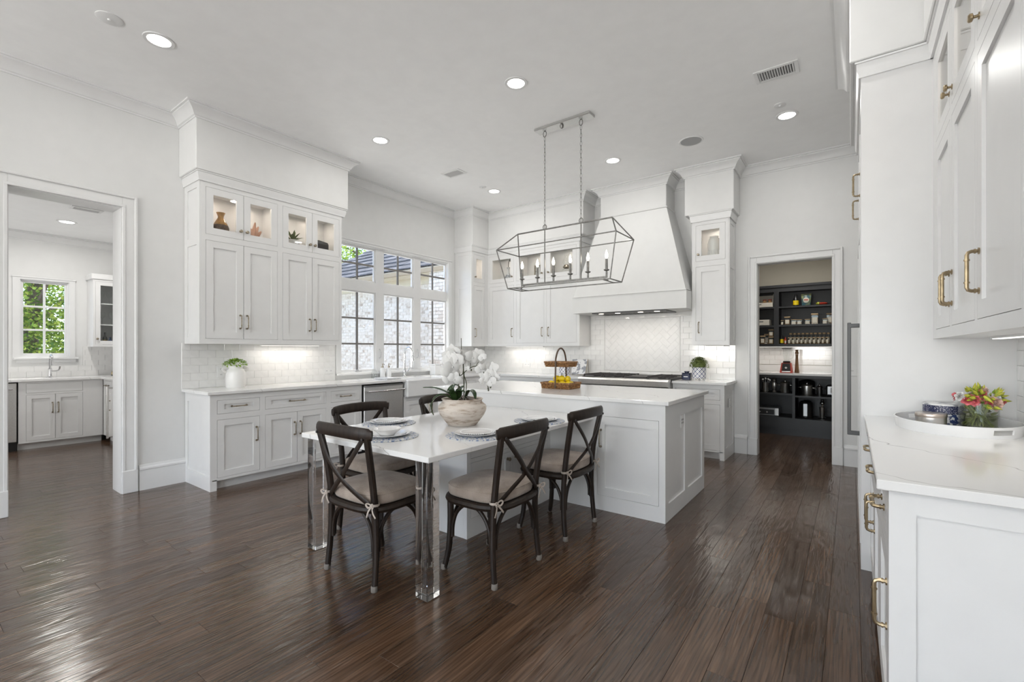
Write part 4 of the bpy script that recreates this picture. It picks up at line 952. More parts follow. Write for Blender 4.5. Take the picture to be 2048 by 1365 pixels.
for i, (a, c, hu, lb) in enumerate(((2.86, 3.335, 2.90, 'white wall cabinet at the right next to the refrigerator tower'), (2.335, 2.86, 2.825, 'white wall cabinet at the right, second from the refrigerator tower'), (1.76, 2.335, 2.28, 'white wall cabinet at the right nearest the camera'))):
    u1 = 3.428 if i == 0 else c
    cabinet('wall_cabinet', lb, 'wall cabinets above the right counter', fur, a, u1, 1.360, 2.905, .325,
        [(a+.022, c-.022, 2.402, 2.860, 'glass', ('k', hu, 2.475)), (a+.022, c-.022, 1.408, 2.352, 'door', ('v', hu, 1.578, .14))], hollow=(2.395, 2.88), fw=.064, hm=M['brass'], pr=.0062)
    puck(fur, (a+c)/2, -.17, 2.862, .4, lb.replace('white wall cabinet', 'round puck light inside the cabinet'))
m = MB(); sweep(m, [(.362, 1.72), (.362, 3.426)], CORN, 2.995); m.box((.362, 1.76, 2.905), (.687, 3.426, 2.995)); struct(m.build('trim_7', M['trim'], angle=25))
under_light(fur, 1.95, 2.95, -.16, 1.36, 1.0, 'lit strip light under the wall cabinets at the right')
frb = Fr('x', .09, -1)
for i, (a, c, lb) in enumerate(((2.88, 3.426, 'white base cabinet at the right beside the refrigerator tower'), (2.34, 2.88, 'middle white base cabinet under the right counter'), (1.80, 2.34, 'white base cabinet at the right nearest the camera with panelled end'))):
    t = cabinet('base_cabinet', lb, 'base cabinets under the right counter', frb, a, c, .09, .885, .595,
        [(a+.03, c-.03, .704, .832, 'drawer', ('h', (a+c)/2, .768, .14)), (a+.03, c-.03, .116, .651, 'door', ('v', (a+.07 if i != 1 else c-.07), .50, .14))], toe=1, floor_z=0, hm=M['brass'], pr=.0062)
    if i == 2: side_panel(t, Fr('y', 1.80, -1), .09, .685, 0, .885, [(.152, .62, .135, .815)], .018)
top('countertop', 'white veined quartz countertop in the right foreground', [((.06, 1.747), (.682, 3.426))], .915)
# ================================================================ ceiling fixtures
def can_light(x, y, label, z=CEIL, power=None, grp='recessed can lights in the kitchen ceiling'):
    t = thing('recessed_light', label, 'light', (x, y, z), grp)
    b = MB(); b.lathe([(.071, -.001), (.073, -.006), (.095, -.006), (.098, -.002), (.098, .0)], 32, (x, y, z), cap=False); b.build('trim_ring', M['trim'], t)
    b = MB(); b.lathe([(.070, -.004), (.070, -.001)], 32, (x, y, z)); b.build('diffuser', M['can'], t)
    l = bpy.data.lights.new('can_lamp', 'AREA'); l.shape = 'DISK'; l.size = .13; l.energy = power or CAN_W; l.color = (1, .98, .945); l.spread = PI
    o = bpy.data.objects.new('can_lamp', l); COL.objects.link(o); o.parent = t; o.location = (0, 0, -.010)
for x, y, lb in ((-4.09, 1.2, 'recessed can light in the ceiling nearest the scullery doorway'), (-2.30, 3.19, 'recessed can light in the ceiling left of the lantern pendant canopy, above the table'), (-4.11, 3.19, 'recessed can light in the ceiling in front of the left wall cabinets'),
                 (-.503, 5.18, 'recessed can light in the ceiling before the pantry doorway'), (-2.305, 5.18, 'recessed can light in the ceiling in front of the range hood'), (-4.12, 5.18, 'recessed can light in the ceiling near the far window corner')): can_light(x, y, lb)
can_light(-.50, 3.19, 'recessed can light in the ceiling between the island and the refrigerator tower')
t = thing('ceiling_speaker', 'round grey speaker grille set in the white ceiling', 'speaker', (-1.405, 5.20, CEIL))
m = MB(); m.lathe([(.107, -.002), (.108, -.006), (.122, -.006), (.125, 0)], 36, (-1.405, 5.20, CEIL), cap=False); m.build('rim', M['trim'], t)
m = MB(); m.lathe([(.107, -.006), (.107, -.001)], 36, (-1.405, 5.20, CEIL)); m.build('grille', mat('grey speaker mesh', (.42,.42,.42), .8, bmp=.5, bscale=400), t)
def vent(name, label, cx, cy, lx, ly, z, along='x', n=14):
    t = thing(name, label, 'vent', (cx, cy, z))
    m = MB(); h = Fr('x', 0, 1)
    for a, b in (((cx-lx/2-.03, cy-ly/2-.03), (cx-lx/2, cy+ly/2+.03)), ((cx+lx/2, cy-ly/2-.03), (cx+lx/2+.03, cy+ly/2+.03)), ((cx-lx/2, cy-ly/2-.03), (cx+lx/2, cy-ly/2)), ((cx-lx/2, cy+ly/2), (cx+lx/2, cy+ly/2+.03))): m.cbox((a[0], a[1], z-.010), (b[0], b[1], z), .003)
    m.build('frame', M['trim'], t)
    m = MB(); m.box((cx-lx/2, cy-ly/2, z-.003), (cx+lx/2, cy+ly/2, z-.001)); m.build('duct', M['vent'], t, smooth=False)
    for k in range(n):
        m = MB(); p = (k+.5)/n
        if along == 'x': x = cx-lx/2+lx*p; m.poly([(x-.004, cy-ly/2, z-.012), (x+.004, cy-ly/2, z-.003), (x+.004, cy+ly/2, z-.003), (x-.004, cy+ly/2, z-.012), (x-.002, cy-ly/2, z-.013), (x+.006, cy-ly/2, z-.003), (x+.006, cy+ly/2, z-.003), (x-.002, cy+ly/2, z-.013)], [(0,1,2,3),(4,7,6,5),(0,4,5,1),(3,2,6,7),(0,3,7,4),(1,5,6,2)])
        m.build('louver', M['trim'], t, smooth=False)
vent('ceiling_vent', 'white louvered ceiling vent near the refrigerator tower', -.495, 4.32, .255, .14, CEIL)
vent('ceiling_vent', 'small white louvered ceiling vent near the window', -4.115, 4.345, .24, .12, CEIL, n=12)
vent('ceiling_vent', 'small white vent in the scullery ceiling seen through the doorway', -7.15, 1.40, .10, .22, SC, n=6)
for x, y, lb in ((-4.095, .92, 'flat white detector cover on the ceiling at the upper left'), (-.534, 4.92, 'flat white detector cover on the ceiling behind the can light by the pantry'), (-4.142, 4.95, 'tiny white detector cover on the ceiling by the far corner')):
    r = .075 if y < 2 else .05; t = thing('ceiling_detector', lb, 'detector', (x, y, CEIL))
    m = MB(); m.lathe([(r*.9, -.007), (r, -.004), (r, 0)], 28, (x, y, CEIL)); m.build('cover', M['trim'], t)
    m = MB(); m.lathe([(.008, -.016), (.012, -.007)], 12, (x, y, CEIL)); m.build('head', M['plastic'], t)
can_light(-.75, 7.45, 'unseen can light added in the pantry ceiling', 2.95, 16, None)  # unseen fixture added to brighten the pantry
can_light(-8.05, 1.39, 'recessed can light in the scullery ceiling', SC, 20, None)

# ================================================================ lantern pendant
PXc, PYc = -2.335, 4.02
t = thing('lantern_pendant', 'long open grey metal lantern pendant with six candle bulbs over the island', 'pendant light', (PXc, PYc, 1.943))
m = MB(); m.cbox((PXc-.315+.02, PYc-.06, CEIL-.026), (PXc+.335, PYc+.06, CEIL-.001), .004); m.build('canopy', [M['pendcan']], t)
m = MB(); m.lathe([(.012, -.03), (.018, -.02), (.02, 0)], 12, (PXc, PYc, CEIL-.024)); m.build('canopy_knob', M['pend'], t)
CH = (PXc-.20, PXc+.215)
for cx_ in CH:
    m = MB(); z = CEIL-.028
    m.tube([(cx_+.018*math.sin(a)*(1 if True else 0), PYc, z-.03-.03*math.cos(a)*1.0) for a in [2*PI*k/14 for k in range(14)]], .004, 6, closed=True)
    m.build('canopy_loop', M['pend'], t)
    m = MB(); z = CEIL-.085; k = 0
    while z > 2.575:
        L, w = .024, .0085; pts = []
        for q in range(12):
            a = 2*PI*q/12; du = w*math.sin(a); dv = L*math.cos(a)*.95
            pts.append((cx_+du, PYc, z-L+dv) if k % 2 == 0 else (cx_, PYc+du, z-L+dv))
        m.tube(pts, .0022, 5, closed=True); z -= .039; k += 1
    m.build('chain', M['pend'], t, kind='stuff')
    m = MB(); m.tube([(cx_+.02*math.sin(a), PYc, 2.558-.024*math.cos(a)) for a in [2*PI*q/14 for q in range(14)]], .005, 6, closed=True); m.build('ring', M['pend'], t)
Rz, Mz, Bz = 2.535, 2.345, 1.943
ridge = [(PXc-.54, PYc, Rz), (PXc+.54, PYc, Rz)]
mid = [(PXc+sx*.668, PYc+sy*.205, Mz) for sx, sy in ((-1,-1),(1,-1),(1,1),(-1,1))]
bot = [(PXc+sx*.578, PYc+sy*.132, Bz) for sx, sy in ((-1,-1),(1,-1),(1,1),(-1,1))]
def bar(m, a, b, r=.0060): m.tube([a, b], r, 6)
m = MB(); bar(m, ridge[0], ridge[1], .008); m.build('ridge_bar', M['pend'], t)
for grp, nm in ((mid, 'upper_frame'), (bot, 'lower_frame')):
    m = MB()
    for i in range(4): bar(m, grp[i], grp[(i+1) % 4])
    m.build(nm, M['pend'], t)
for i, r in ((0,0),(3,0),(1,1),(2,1)):
    m = MB(); bar(m, ridge[r], mid[i]); m.build('roof_bar', M['pend'], t)
for i in range(4):
    m = MB(); bar(m, mid[i], bot[i]); m.build('corner_bar', M['pend'], t)
for cx_ in CH:
    m = MB(); bar(m, (cx_, PYc, Rz+.01), (cx_, PYc, 1.985), .006); m.build('hanger_rod', M['pend'], t)
m = MB(); m.cbox((PXc-.485, PYc-.007, 1.975), (PXc+.485, PYc+.007, 1.993), .002)
m.build('candle_bar', M['pend'], t)
m = MB()
for sx in (-1, 1): bar(m, (PXc+sx*.45, PYc, 1.978), (PXc+sx*.50, PYc, 1.95)); bar(m, (PXc+sx*.50, PYc-.132, 1.943), (PXc+sx*.50, PYc+.132, 1.943), .005)
m.build('bar_support', M['pend'], t)
for k in range(6):
    x = PXc-.483+k*.1932
    m = MB(); m.lathe([(.009, 1.978), (.009, 2.035), (.006, 2.038), (.020, 2.042), (.027, 2.050), (.027, 2.053), (.012, 2.053), (.0125, 2.150), (.010, 2.156)], 14, (x, PYc, 0)); cs = m.build('candle_sleeve', M['pend'], t)
    m = MB(); m.lathe([(.007, 2.156), (.0145, 2.178), (.013, 2.196), (.006, 2.222), (.001, 2.238)], 12, (x, PYc, 0)); m.build('bulb', M['bulb'], cs)
# ================================================================ cross back chairs
def arc(pts, n=6):                                   # smooth polyline through points (Catmull-Rom)
    P = [Vector(p) for p in pts]; out = []
    for i in range(len(P)-1):
        a = P[max(i-1, 0)]; b = P[i]; c = P[i+1]; d = P[min(i+2, len(P)-1)]
        for k in range(n):
            s = k/n; out.append(.5*((2*b)+(c-a)*s+(2*a-5*b+4*c-d)*s*s+(3*b-a-3*c+d)*s**3))
    out.append(P[-1]); return out
def superellipse(rx, ry, e, n):
    o = []
    for k in range(n):
        a = 2*PI*k/n; c, s = math.cos(a), math.sin(a); o.append((rx*abs(c)**(2/e)*(1 if c >= 0 else -1), ry*abs(s)**(2/e)*(1 if s >= 0 else -1)))
    return o
def make_chair(label):
    t = thing('dining_chair', label, 'chair', (0, 0, 0), 'cross back chairs at the island table')
    W_ = M['chair']
    def legcap(o, x, y):
        m = MB(); m.lathe([(.0165, 0), (.0178, .002), (.0178, .030), (.0165, .032)], 12, (x, y, 0)); m.build('foot_cap', M['cap'], o)
    for s in (-1, 1):
        m = MB(); pp = arc([(s*.221,-.190,0),(s*.214,-.172,.20),(s*.205,-.172,.42),(s*.206,-.195,.62),(s*.222,-.238,.835)], 5)
        m.tube(pp, [.0165+.003*min(1, i/10) for i in range(len(pp))], 10); o = m.build('back_post', W_, t); legcap(o, s*.221, -.190)
        m = MB(); pp = arc([(s*.212,.200,0),(s*.196,.176,.12),(s*.190,.166,.28),(s*.190,.168,.425)], 4); m.tube(pp, [.0165+.003*min(1, i/8) for i in range(len(pp))], 10); o = m.build('leg', W_, t); legcap(o, s*.212, .200)
    m = MB(); se = superellipse(.232, .215, 3.4, 36); m.tube([(x, y+.005, .427) for x, y in se], [(.021, .022)]*36, 8, closed=True, up=(0,0,1)); m.build('seat_ring', W_, t)
    m = MB(); m.prism([(x*.95, y*.95+.005) for x, y in se], 'z', .430, .446); m.build('seat', W_, t)
    m = MB(); pp = arc([(-.252,-.228,.845),(-.16,-.262,.853),(0,-.276,.857),(.16,-.262,.853),(.252,-.228,.845)], 6); m.tube(pp, [(.036 if 1 < i < len(pp)-2 else .028, .0165 if 1 < i < len(pp)-2 else .010) for i in range(len(pp))], 12, up=(0,0,1)); m.build('top_rail', W_, t)
    for s in (-1, 1):
        m = MB(); w = .006*s
        pp = arc([(s*.205,-.252,.825),(s*.10,-.262+w,.70),(0,-.248+w,.595),(-s*.10,-.222+w,.52),(-s*.185,-.190,.455)], 5); m.strip(pp, .0165, .0055, up=(0,-1,.3)) if False else m.tube(pp, [(.0055, .0165)]*len(pp), 8, up=(0,1,0)); m.build('cross_slat', W_, t)
        m = MB(); m.lathe([(.008, 0), (.008, .004), (.004, .006)], 10, (0,0,0)); bmesh.ops.rotate(m.bm, verts=m.bm.verts[:], cent=(0,0,0), matrix=Matrix.Rotation(PI/2, 3, 'X')); bmesh.ops.translate(m.bm, verts=m.bm.verts[:], vec=(s*.212, -.262, .825)); m.build('rivet', M['iron'], t)
    L = {'fl': (-.192,.168), 'fr': (.192,.168), 'bl': (-.207,-.172), 'br': (.207,-.172)}
    for a, b in (('fl','fr'), ('bl','br'), ('fl','bl'), ('fr','br')):
        A = Vector((*L[a], 0)); B = Vector((*L[b], 0))
        for p, q in ((A, B), (B, A)):
            d = (q-p).normalized(); o = [p+d*.020+Vector((0,0,.20)), p+d*.024+Vector((0,0,.27)), p+d*.050+Vector((0,0,.34)), p+d*.105+Vector((0,0,.395)), p+d*.175+Vector((0,0,.418))]
            m = MB(); m.tube(arc(o, 4), .011, 8); m.build('brace', W_, t)
    # cushion
    m = MB(); n = 40; prof = [(.86,.447),(.978,.450),(1.0,.460),(1.0,.498),(.98,.509),(.90,.517),(.70,.527),(.40,.533),(.0,.535)]
    se = superellipse(.226, .212, 3.6, n); V = []; F = []
    for k, z in prof: V += [(x*k, y*k+.012, z) for x, y in se]
    for i in range(len(prof)-1):
        for k in range(n): l = (k+1) % n; F.append((i*n+k, i*n+l, (i+1)*n+l, (i+1)*n+k))
    F.append(tuple(range(n))[::-1]); v = m.poly(V, F); bmesh.ops.remove_doubles(m.bm, verts=v, dist=1e-5); cu = m.build('cushion', M['linen'], t, angle=60); cu['label'] = 'taupe linen seat cushion tied to the posts'
    m = MB(); m.tube([(x*.992, y*.992+.012, .505) for x, y in se], .0034, 5, closed=True); m.build('piping', M['linen'], cu)
    for s in (-1, 1):
        m = MB(); c = Vector((s*.214, -.200, .462))
        m.ell(c, .012, .010, .011, 8, 6)
        for dx, dz_ in ((.034,.016),(-.030,.012)):
            m.tube(arc([c, c+Vector((dx*.6,-.012,dz_)), c+Vector((dx,-.016,dz_*.4)), c+Vector((dx*.55,-.012,-.010)), c], 4), [(.0016,.0055)]*17, 6, up=(0,1,0))
        for dx, L_ in ((.045,.055),(-.030,.065)):
            m.tube(arc([c, c+Vector((dx*.5,-.012,-.03)), c+Vector((dx,-.012,-L_))], 4), [(.0015,.006)]*9, 6, up=(0,1,0))
        m.tube([(s*.214+.024*math.cos(a), -.180+.024*math.sin(a), .464) for a in [2*PI*k/12 for k in range(12)]], [(.007,.0018)]*12, 6, closed=True, up=(0,0,1))
        m.build('tie', M['tie'], cu)
    return t
c0 = make_chair('dark wood cross back chair at the near end of the table, seen from behind')
spots = [(-2.285, 1.752, 0, None), (-1.750, 2.185, PI/2, 'dark wood cross back chair on the right of the table, nearer one'), (-1.755, 2.965, PI/2, 'dark wood cross back chair on the right of the table beside the island door'),
         (-2.80, 2.18, -PI/2, 'dark wood cross back chair on the left of the table in front of the dishwasher'), (-2.80, 3.02, -PI/2, 'dark wood cross back chair on the left of the table mostly hidden behind the planter')]
for i, (x, y, r, lb) in enumerate(spots):
    o = c0 if i == 0 else dup(c0)
    o.location = (x, y, 0); o.rotation_euler = (0, 0, r)
    if lb: o['label'] = lb
# ================================================================ place settings
TZ = .760
def place(x, y, who, bowl):
    m = MB(); m.lathe([(0, 0), (.190, 0), (.193, .003), (.190, .0055), (0, .0055)], 48, (x, y, TZ)); o = m.build('placemat', M['mat'], off=(x, y, TZ)); o.location = (x, y, TZ); tag(o, 'round blue and white woven placemat '+who, 'placemat', 'round woven placemats')
    t = thing('dinner_plate', 'white dinner plate with dark painted line '+who, 'plate', (x, y, TZ+.006), 'dinner plates on the placemats')
    b = (x, y, TZ+.006)
    m = MB(); m.lathe([(0, 0), (.080, 0), (.085, .002), (.137, .015), (.139, .0165), (.137, .018), (.088, .007), (.082, .005), (0, .005)], 48, b); m.build('plate', M['platew'], t)
    m = MB()
    for a0 in (.2, 2.3, 4.4):
        pts = [(x+.116*math.cos(a0+.09*k), y+.116*math.sin(a0+.09*k), TZ+.006+.0145) for k in range(8)]; m.tube(pts, [(.0008, .0035)]*8, 6, up=(0,0,1))
    m.build('painted_band', M['navy'], t)
    if bowl:
        t2 = thing('bowl', 'shallow white bowl on the dinner plate '+who, 'bowl', (x, y, TZ+.0115)); b = (x, y, TZ+.0115)
        m = MB(); m.lathe([(0, 0), (.045, 0), (.048, .005), (.078, .030), (.084, .040), (.0855, .041), (.082, .040), (.045, .009), (0, .008)], 44, b); m.build('bowl_body', M['platew'], t2)
        m = MB(); m.tube([(x+.0845*math.cos(a), y+.0845*math.sin(a), TZ+.0115+.0405) for a in [2*PI*k/44 for k in range(44)]], .002, 5, closed=True); m.build('rim', M['platew'], t2)
    else:
        t2 = thing('salad_plate', 'white beaded salad plate stacked on a plate '+who, 'plate', (x, y, TZ+.0115), 'salad plates stacked on dinner plates'); b = (x, y, TZ+.0115)
        m = MB(); m.lathe([(0, .0), (.062, 0), (.066, .002), (.098, .012), (.099, .0135), (.096, .014), (.066, .006), (0, .005)], 44, b); m.build('plate', M['platew'], t2)
        m = MB()
        for k in range(44): a = 2*PI*k/44; m.ell((x+.0985*math.cos(a), y+.0985*math.sin(a), TZ+.0115+.0125), .0042, .0042, .0034, 6, 4)
        m.build('beaded_rim', M['platew'], t2, kind='stuff')
place(-2.33, 1.86, 'at the near table end', True); place(-2.735, 2.20, 'at the table left side', False); place(-1.905, 2.215, 'before the nearer right chair', False); place(-1.905, 2.945, 'before the farther right chair', False)
# ================================================================ orchid planter
ox, oy = -2.262, 2.475
t = thing('potted_orchid', 'white orchid in a wide distressed cream clay bowl on the table', 'plant', (ox, oy, TZ))
m = MB(); pf = [(0,0),(.098,0),(.104,.006),(.125,.040),(.158,.095),(.172,.135),(.174,.158),(.168,.182),(.152,.200),(.142,.210),(.141,.222),(.146,.232),(.150,.238),(.145,.242),(.134,.236),(.130,.215),(.10,.205)]
m.lathe([(a, b*.79) for a, b in pf], 48, (ox, oy, TZ)); m.build('pot', M['pot'], t, angle=50)
m = MB(); m.lathe([(.132, .168), (.09, .178), (.04, .182), (0, .182)], 24, (ox, oy, TZ)); m.build('bark_mulch', M['soil'], t)
RI = Vector((math.cos(math.radians(36.29)), math.sin(math.radians(36.29)), 0)); FO = Vector((-RI.y, RI.x, 0))
def op(r, f_, z): return Vector((ox, oy, TZ))+RI*r+FO*f_+Vector((0, 0, z*.81))      # r across the pot, f_ away
def lf(base, pts, w):
    m = MB(); P = arc([base]+pts, 5); nn = len(P); V = []; F = []
    for i, p in enumerate(P):
        tt = (P[min(i+1, nn-1)]-P[max(i-1, 0)]).normalized(); s = tt.cross(Vector((0,0,1)))
        s = s.normalized() if s.length > .1 else RI.cross(tt).normalized(); u = s.cross(tt); k = i/(nn-1); ww = w*(.35+.65*math.sin(PI*min(1, k*1.15)**.8)) if k < .87 else w*(1-k)/.13*.55
        for q, e in ((-1,.25),(-.5,.06),(0,0),(.5,.06),(1,.25)): V.append(p+s*ww*q+u*ww*e)
        for q, e in ((1,.22),(0,-.04),(-1,.22)): V.append(p+s*ww*q*.98+u*(ww*e-.004))
    for i in range(nn-1):
        for k in range(8): F.append((i*8+k, i*8+(k+1) % 8, i*8+8+(k+1) % 8, i*8+8+k))
    m.poly(V, F); m.build('leaf', M['leaf'], t, angle=60)
lf(op(-.06,0,.225), [op(-.11,-.02,.29), op(-.19,-.03,.33), op(-.28,-.02,.335)], .024)
lf(op(-.06,-.04,.23), [op(-.13,-.07,.275), op(-.19,-.09,.24), op(-.205,-.09,.15), op(-.19,-.09,.10)], .026)
lf(op(-.07,.02,.22), [op(-.085,.03,.30), op(-.06,.05,.35), op(-.02,.06,.33)], .030)
lf(op(-.03,-.03,.22), [op(-.02,-.05,.285), op(.0,-.08,.315), op(.03,-.10,.30)], .026)
lf(op(.02,.0,.22), [op(.05,-.01,.30), op(.085,-.03,.29), op(.10,-.05,.235)], .028)
lf(op(-.05,-.04,.22), [op(-.055,-.075,.27), op(-.06,-.11,.31), op(-.07,-.13,.33)], .024)
lf(op(-.03,.03,.22), [op(-.03,.06,.30), op(.0,.09,.34)], .026)
m = MB()
for k in range(14):
    a = k*2.39; r = .02+.012*(k % 3); m.tube(arc([op(.01,0,.26), op(.01+r*math.cos(a),r*math.sin(a),.245), op(.01+2.4*r*math.cos(a),2.4*r*math.sin(a),.222)], 3), .003, 5)
m.build('roots', M['cap'], t)
m = MB(); m.tube([op(.012,0,.22), op(.012,0,.40), op(.004,0,.60)], .0042, 6); m.build('stake', M['stemg'], t)
stems = [[op(.0,.0,.23), op(-.025,.0,.34), op(-.03,.0,.42), op(.005,.0,.46), op(.0,.0,.58), op(-.04,.01,.64), op(-.09,.01,.62), op(-.13,.0,.56)],
         [op(.018,.0,.23), op(.03,.0,.36), op(.012,.0,.45), op(.04,-.01,.49), op(.09,-.02,.52), op(.14,-.02,.50), op(.17,-.03,.42), op(.185,-.03,.35), op(.19,-.03,.31)],
         [op(-.005,.0,.23), op(-.03,.0,.30), op(-.02,.01,.44), op(-.05,.02,.52), op(-.09,.02,.50)]]
m = MB()
for s in stems: m.tube(arc(s, 5), .0035, 6)
m.tube(arc([op(.0,0,.58), op(-.005,.0,.63), op(-.008,0,.77)], 3), .0025, 5)
for a, b in ((op(.145,-.02,.49), op(.20,-.03,.475)), (op(.175,-.03,.41), op(.21,-.04,.395)), (op(.185,-.03,.36), op(.205,-.03,.335)), (op(.10,-.02,.52), op(.12,-.02,.56)), (op(.06,-.01,.50), op(.06,-.02,.55))): m.tube([a, (a+b)/2+Vector((0,0,.004)), b], .0022, 5)
m.build('flower_stem', M['stemg'], t)
for p in (op(.19,-.03,.31), op(.205,-.03,.335), op(.188,-.03,.325), op(.066,-.015,.487), op(-.13,0,.515)): m = MB(); m.ell(p, .006, .006, .008, 8, 6); m.build('flower_bud', M['stemg'], t)
def bloom(c, face, s, roll=0):
    m = MB(); fz = Vector(face).normalized(); ux = fz.cross(Vector((0,0,1))).normalized(); uy = ux.cross(fz)
    def petal(a, L, w, lift):
        d = ux*math.cos(a)+uy*math.sin(a); e = fz.cross(d); V = []; F = []
        for i in range(5):
            k = i/4; ww = w*math.sin(PI*min(.97, .10+.86*k))**.7; p = Vector(c)+d*L*k+fz*(lift*L*math.sin(k*PI*.6)-.25*L*k*k)
            for q, dz_ in ((-1,-.12),(-.5,.03),(0,0),(.5,.03),(1,-.12)): V.append(p+e*ww*q+fz*dz_*ww)
        for i in range(4):
            for k in range(4): F.append((i*5+k, i*5+k+1, i*5+6+k, i*5+5+k))
        m.poly(V, F)
    for a, L, w in ((PI/2,1,.42),(PI/2+2.1,1,.40),(PI/2-2.1,1,.40)): petal(a+roll, s*L, s*w, .10)
    for a in (.12, PI-.12): petal(a+roll, s*1.08, s*.62, .22)
    m.ell(Vector(c)+fz*s*.10-uy*s*.10, s*.10, s*.10, s*.14, 8, 5); m.build('flower', M['petal'], t, angle=70)
Bl = [(-.135,.0,.625,.046),(-.095,-.02,.655,.050),(-.045,-.03,.64,.048),(-.165,-.02,.575,.046),(-.12,-.05,.59,.050),(-.06,-.05,.585,.052),(-.025,-.02,.60,.040),(-.14,-.03,.53,.048),(-.09,-.06,.535,.050),(-.15,.0,.47,.040),(-.10,-.04,.475,.046),(-.055,-.04,.50,.042),(-.12,-.02,.425,.042),(-.075,-.04,.42,.042),
      (.035,-.02,.585,.042),(.075,-.03,.60,.050),(.055,-.01,.545,.034),(.115,-.02,.625,.042),(.135,-.03,.60,.030),(.03,-.01,.50,.026),
      (.125,-.03,.495,.038),(.16,-.05,.52,.036),(.205,-.04,.505,.042),(.145,-.02,.455,.036),(.185,-.05,.455,.038),(.215,-.04,.43,.040),(.15,-.05,.40,.034),(.195,-.05,.385,.040)]
bR2 = random.Random(4)
for i, (r, f_, z, s) in enumerate(Bl):
    if r < 0: 
        if i % 4 == 3: continue
        r = r*.74+.004; s *= 1.28; z = z*.98
    elif r > .12: r *= 1.08; s *= 1.10
    else: s *= 1.12
    bloom(op(r, f_, z), Vector((0,0,0))-FO*1.0+RI*bR2.uniform(-.8,.8)+Vector((0,0,bR2.uniform(-.45,.25))), s, bR2.uniform(-.5,.5))
# ================================================================ things in the glass cabinets
GZ = 2.4002
def potdup(): pass
x, y = -5.09, 2.005; t = thing('vase', 'hourglass amber brown vase in the left glass cabinet', 'vase', (x, y, GZ))
m = MB(); m.lathe([(0,0),(.056,0),(.062,.02),(.066,.065),(.066,.083),(.054,.110),(.036,.134),(.025,.150),(.024,.160),(.033,.180),(.037,.186),(.033,.184),(.020,.158)], 28, (x, y, GZ)); m.build('body', M['amber'], t, angle=60)
m = MB(); m.lathe([(.0635,.02),(.0675,.065),(.0672,.083),(.060,.099)], 28, (x, y, GZ), cap=False); m.build('dark_base', M['soil'], t, angle=60)
x, y = -5.10, 2.315; t = thing('coral_ornament', 'pale pink coral ornament beside the amber vase in the glass cabinet', 'ornament', (x, y, GZ))
m = MB(); m.lathe([(.045,0),(.05,.006),(.03,.014)], 18, (x, y, GZ)); m.build('base', M['pinkgl'], t)
m = MB()
for dx, dy, z in ((.0,.055,.145),(.0,-.045,.150),(.01,.02,.170),(-.01,.085,.115),(.01,-.02,.12)): m.tube(arc([(x, y, GZ+.01), (x+dx*.5, y+dy*.35, GZ+z*.5), (x+dx, y+dy, GZ+z)], 4), [.030,.030,.028,.026,.024,.020,.016,.011,.006], 8)
m.build('branches', M['pinkgl'], t)
x, y = -5.07, 2.735; t = thing('succulent_pot', 'spiky succulent in a white footed bowl in the glass cabinet', 'plant', (x, y, GZ))
m = MB(); m.lathe([(.030,0),(.034,.01),(.030,.02),(.058,.05),(.068,.085),(.066,.09),(.055,.085)], 26, (x, y, GZ)); m.build('pot', M['ceramic'], t)
for k in range(16):
    a = k*2.4; e = .25+.9*(k/16); d = (math.cos(a)*math.cos(e), math.sin(a)*math.cos(e), math.sin(e)); m = MB(); m.leaf((x, y, GZ+.082), d, .115, .013, .12, fold=.3); m.build('leaf', M['box'], t)
x, y = -5.09, 3.085; t = thing('storage_box', 'small dark grey box with a rounded top in the glass cabinet by the window', 'box', (x, y, GZ))
m = MB(); m.prism([(y-.07, GZ), (y+.065, GZ), (y+.065, GZ+.105), (y+.055, GZ+.118), (y-.04, GZ+.128), (y-.07, GZ+.128)], 'x', x-.05, x+.05); m.build('body', M['dkbox'], t)
m = MB(); m.cbox((x+.05, y-.06, GZ+.012), (x+.053, y+.055, GZ+.10), .001); m.build('front_panel', M['iron'], t)
def small_vase(x, y, label, prof, mt, name='vase', cat='vase'):
    t = thing(name, label, cat, (x, y, GZ)); m = MB(); m.lathe(prof, 26, (x, y, GZ)); m.build('body', mt, t, angle=60); return t
t = small_vase(-4.63, 6.20, 'black and white bottle vase in the corner glass cabinet', [(0,0),(.04,0),(.06,.03),(.055,.08),(.02,.12),(.016,.17),(.026,.19),(.02,.185)], M['greywhite'])
m = MB(); m.tube(arc([(-4.63,6.2,GZ+.18),(-4.62,6.2,GZ+.25),(-4.59,6.19,GZ+.27)],4), .006, 6); m.ell((-4.585,6.19,GZ+.272),.022,.02,.018,10,8); m.build('stem', M['dkbox'], t)
t = small_vase(-3.92, 6.22, 'small painted ginger jar behind the pendant in the glass cabinet', [(0,0),(.045,0),(.07,.05),(.072,.09),(.05,.13),(.04,.15),(.045,.155),(.04,.155)], M['greywhite'])
m = MB(); m.lathe([(.046,.155),(.046,.175),(.02,.19),(.012,.20),(0,.21)], 20, (-3.92, 6.22, GZ)); m.build('lid', M['greywhite'], t)
t = thing('photo_frame', 'narrow upright bronze frame beside the ginger jar in the glass cabinet', 'frame', (-4.06, 6.25, GZ)); m = MB(); grid(m, Fr('y', 6.24, -1), -4.12, -4.0, GZ, GZ+.26, 0, .014, [(-4.10, -4.02, GZ+.02, GZ+.24)]); m.build('frame', M['nickel'], t)
m = MB(); m.box((-4.10, 6.236, GZ+.02), (-4.02, 6.240, GZ+.24)); m.build('picture', M['greywhite'], t, smooth=False)
t = thing('oil_lantern', 'old glass oil lantern with a brown metal burner in the glass cabinet', 'lantern', (-3.52, 6.20, GZ)); b = (-3.52, 6.20, GZ)
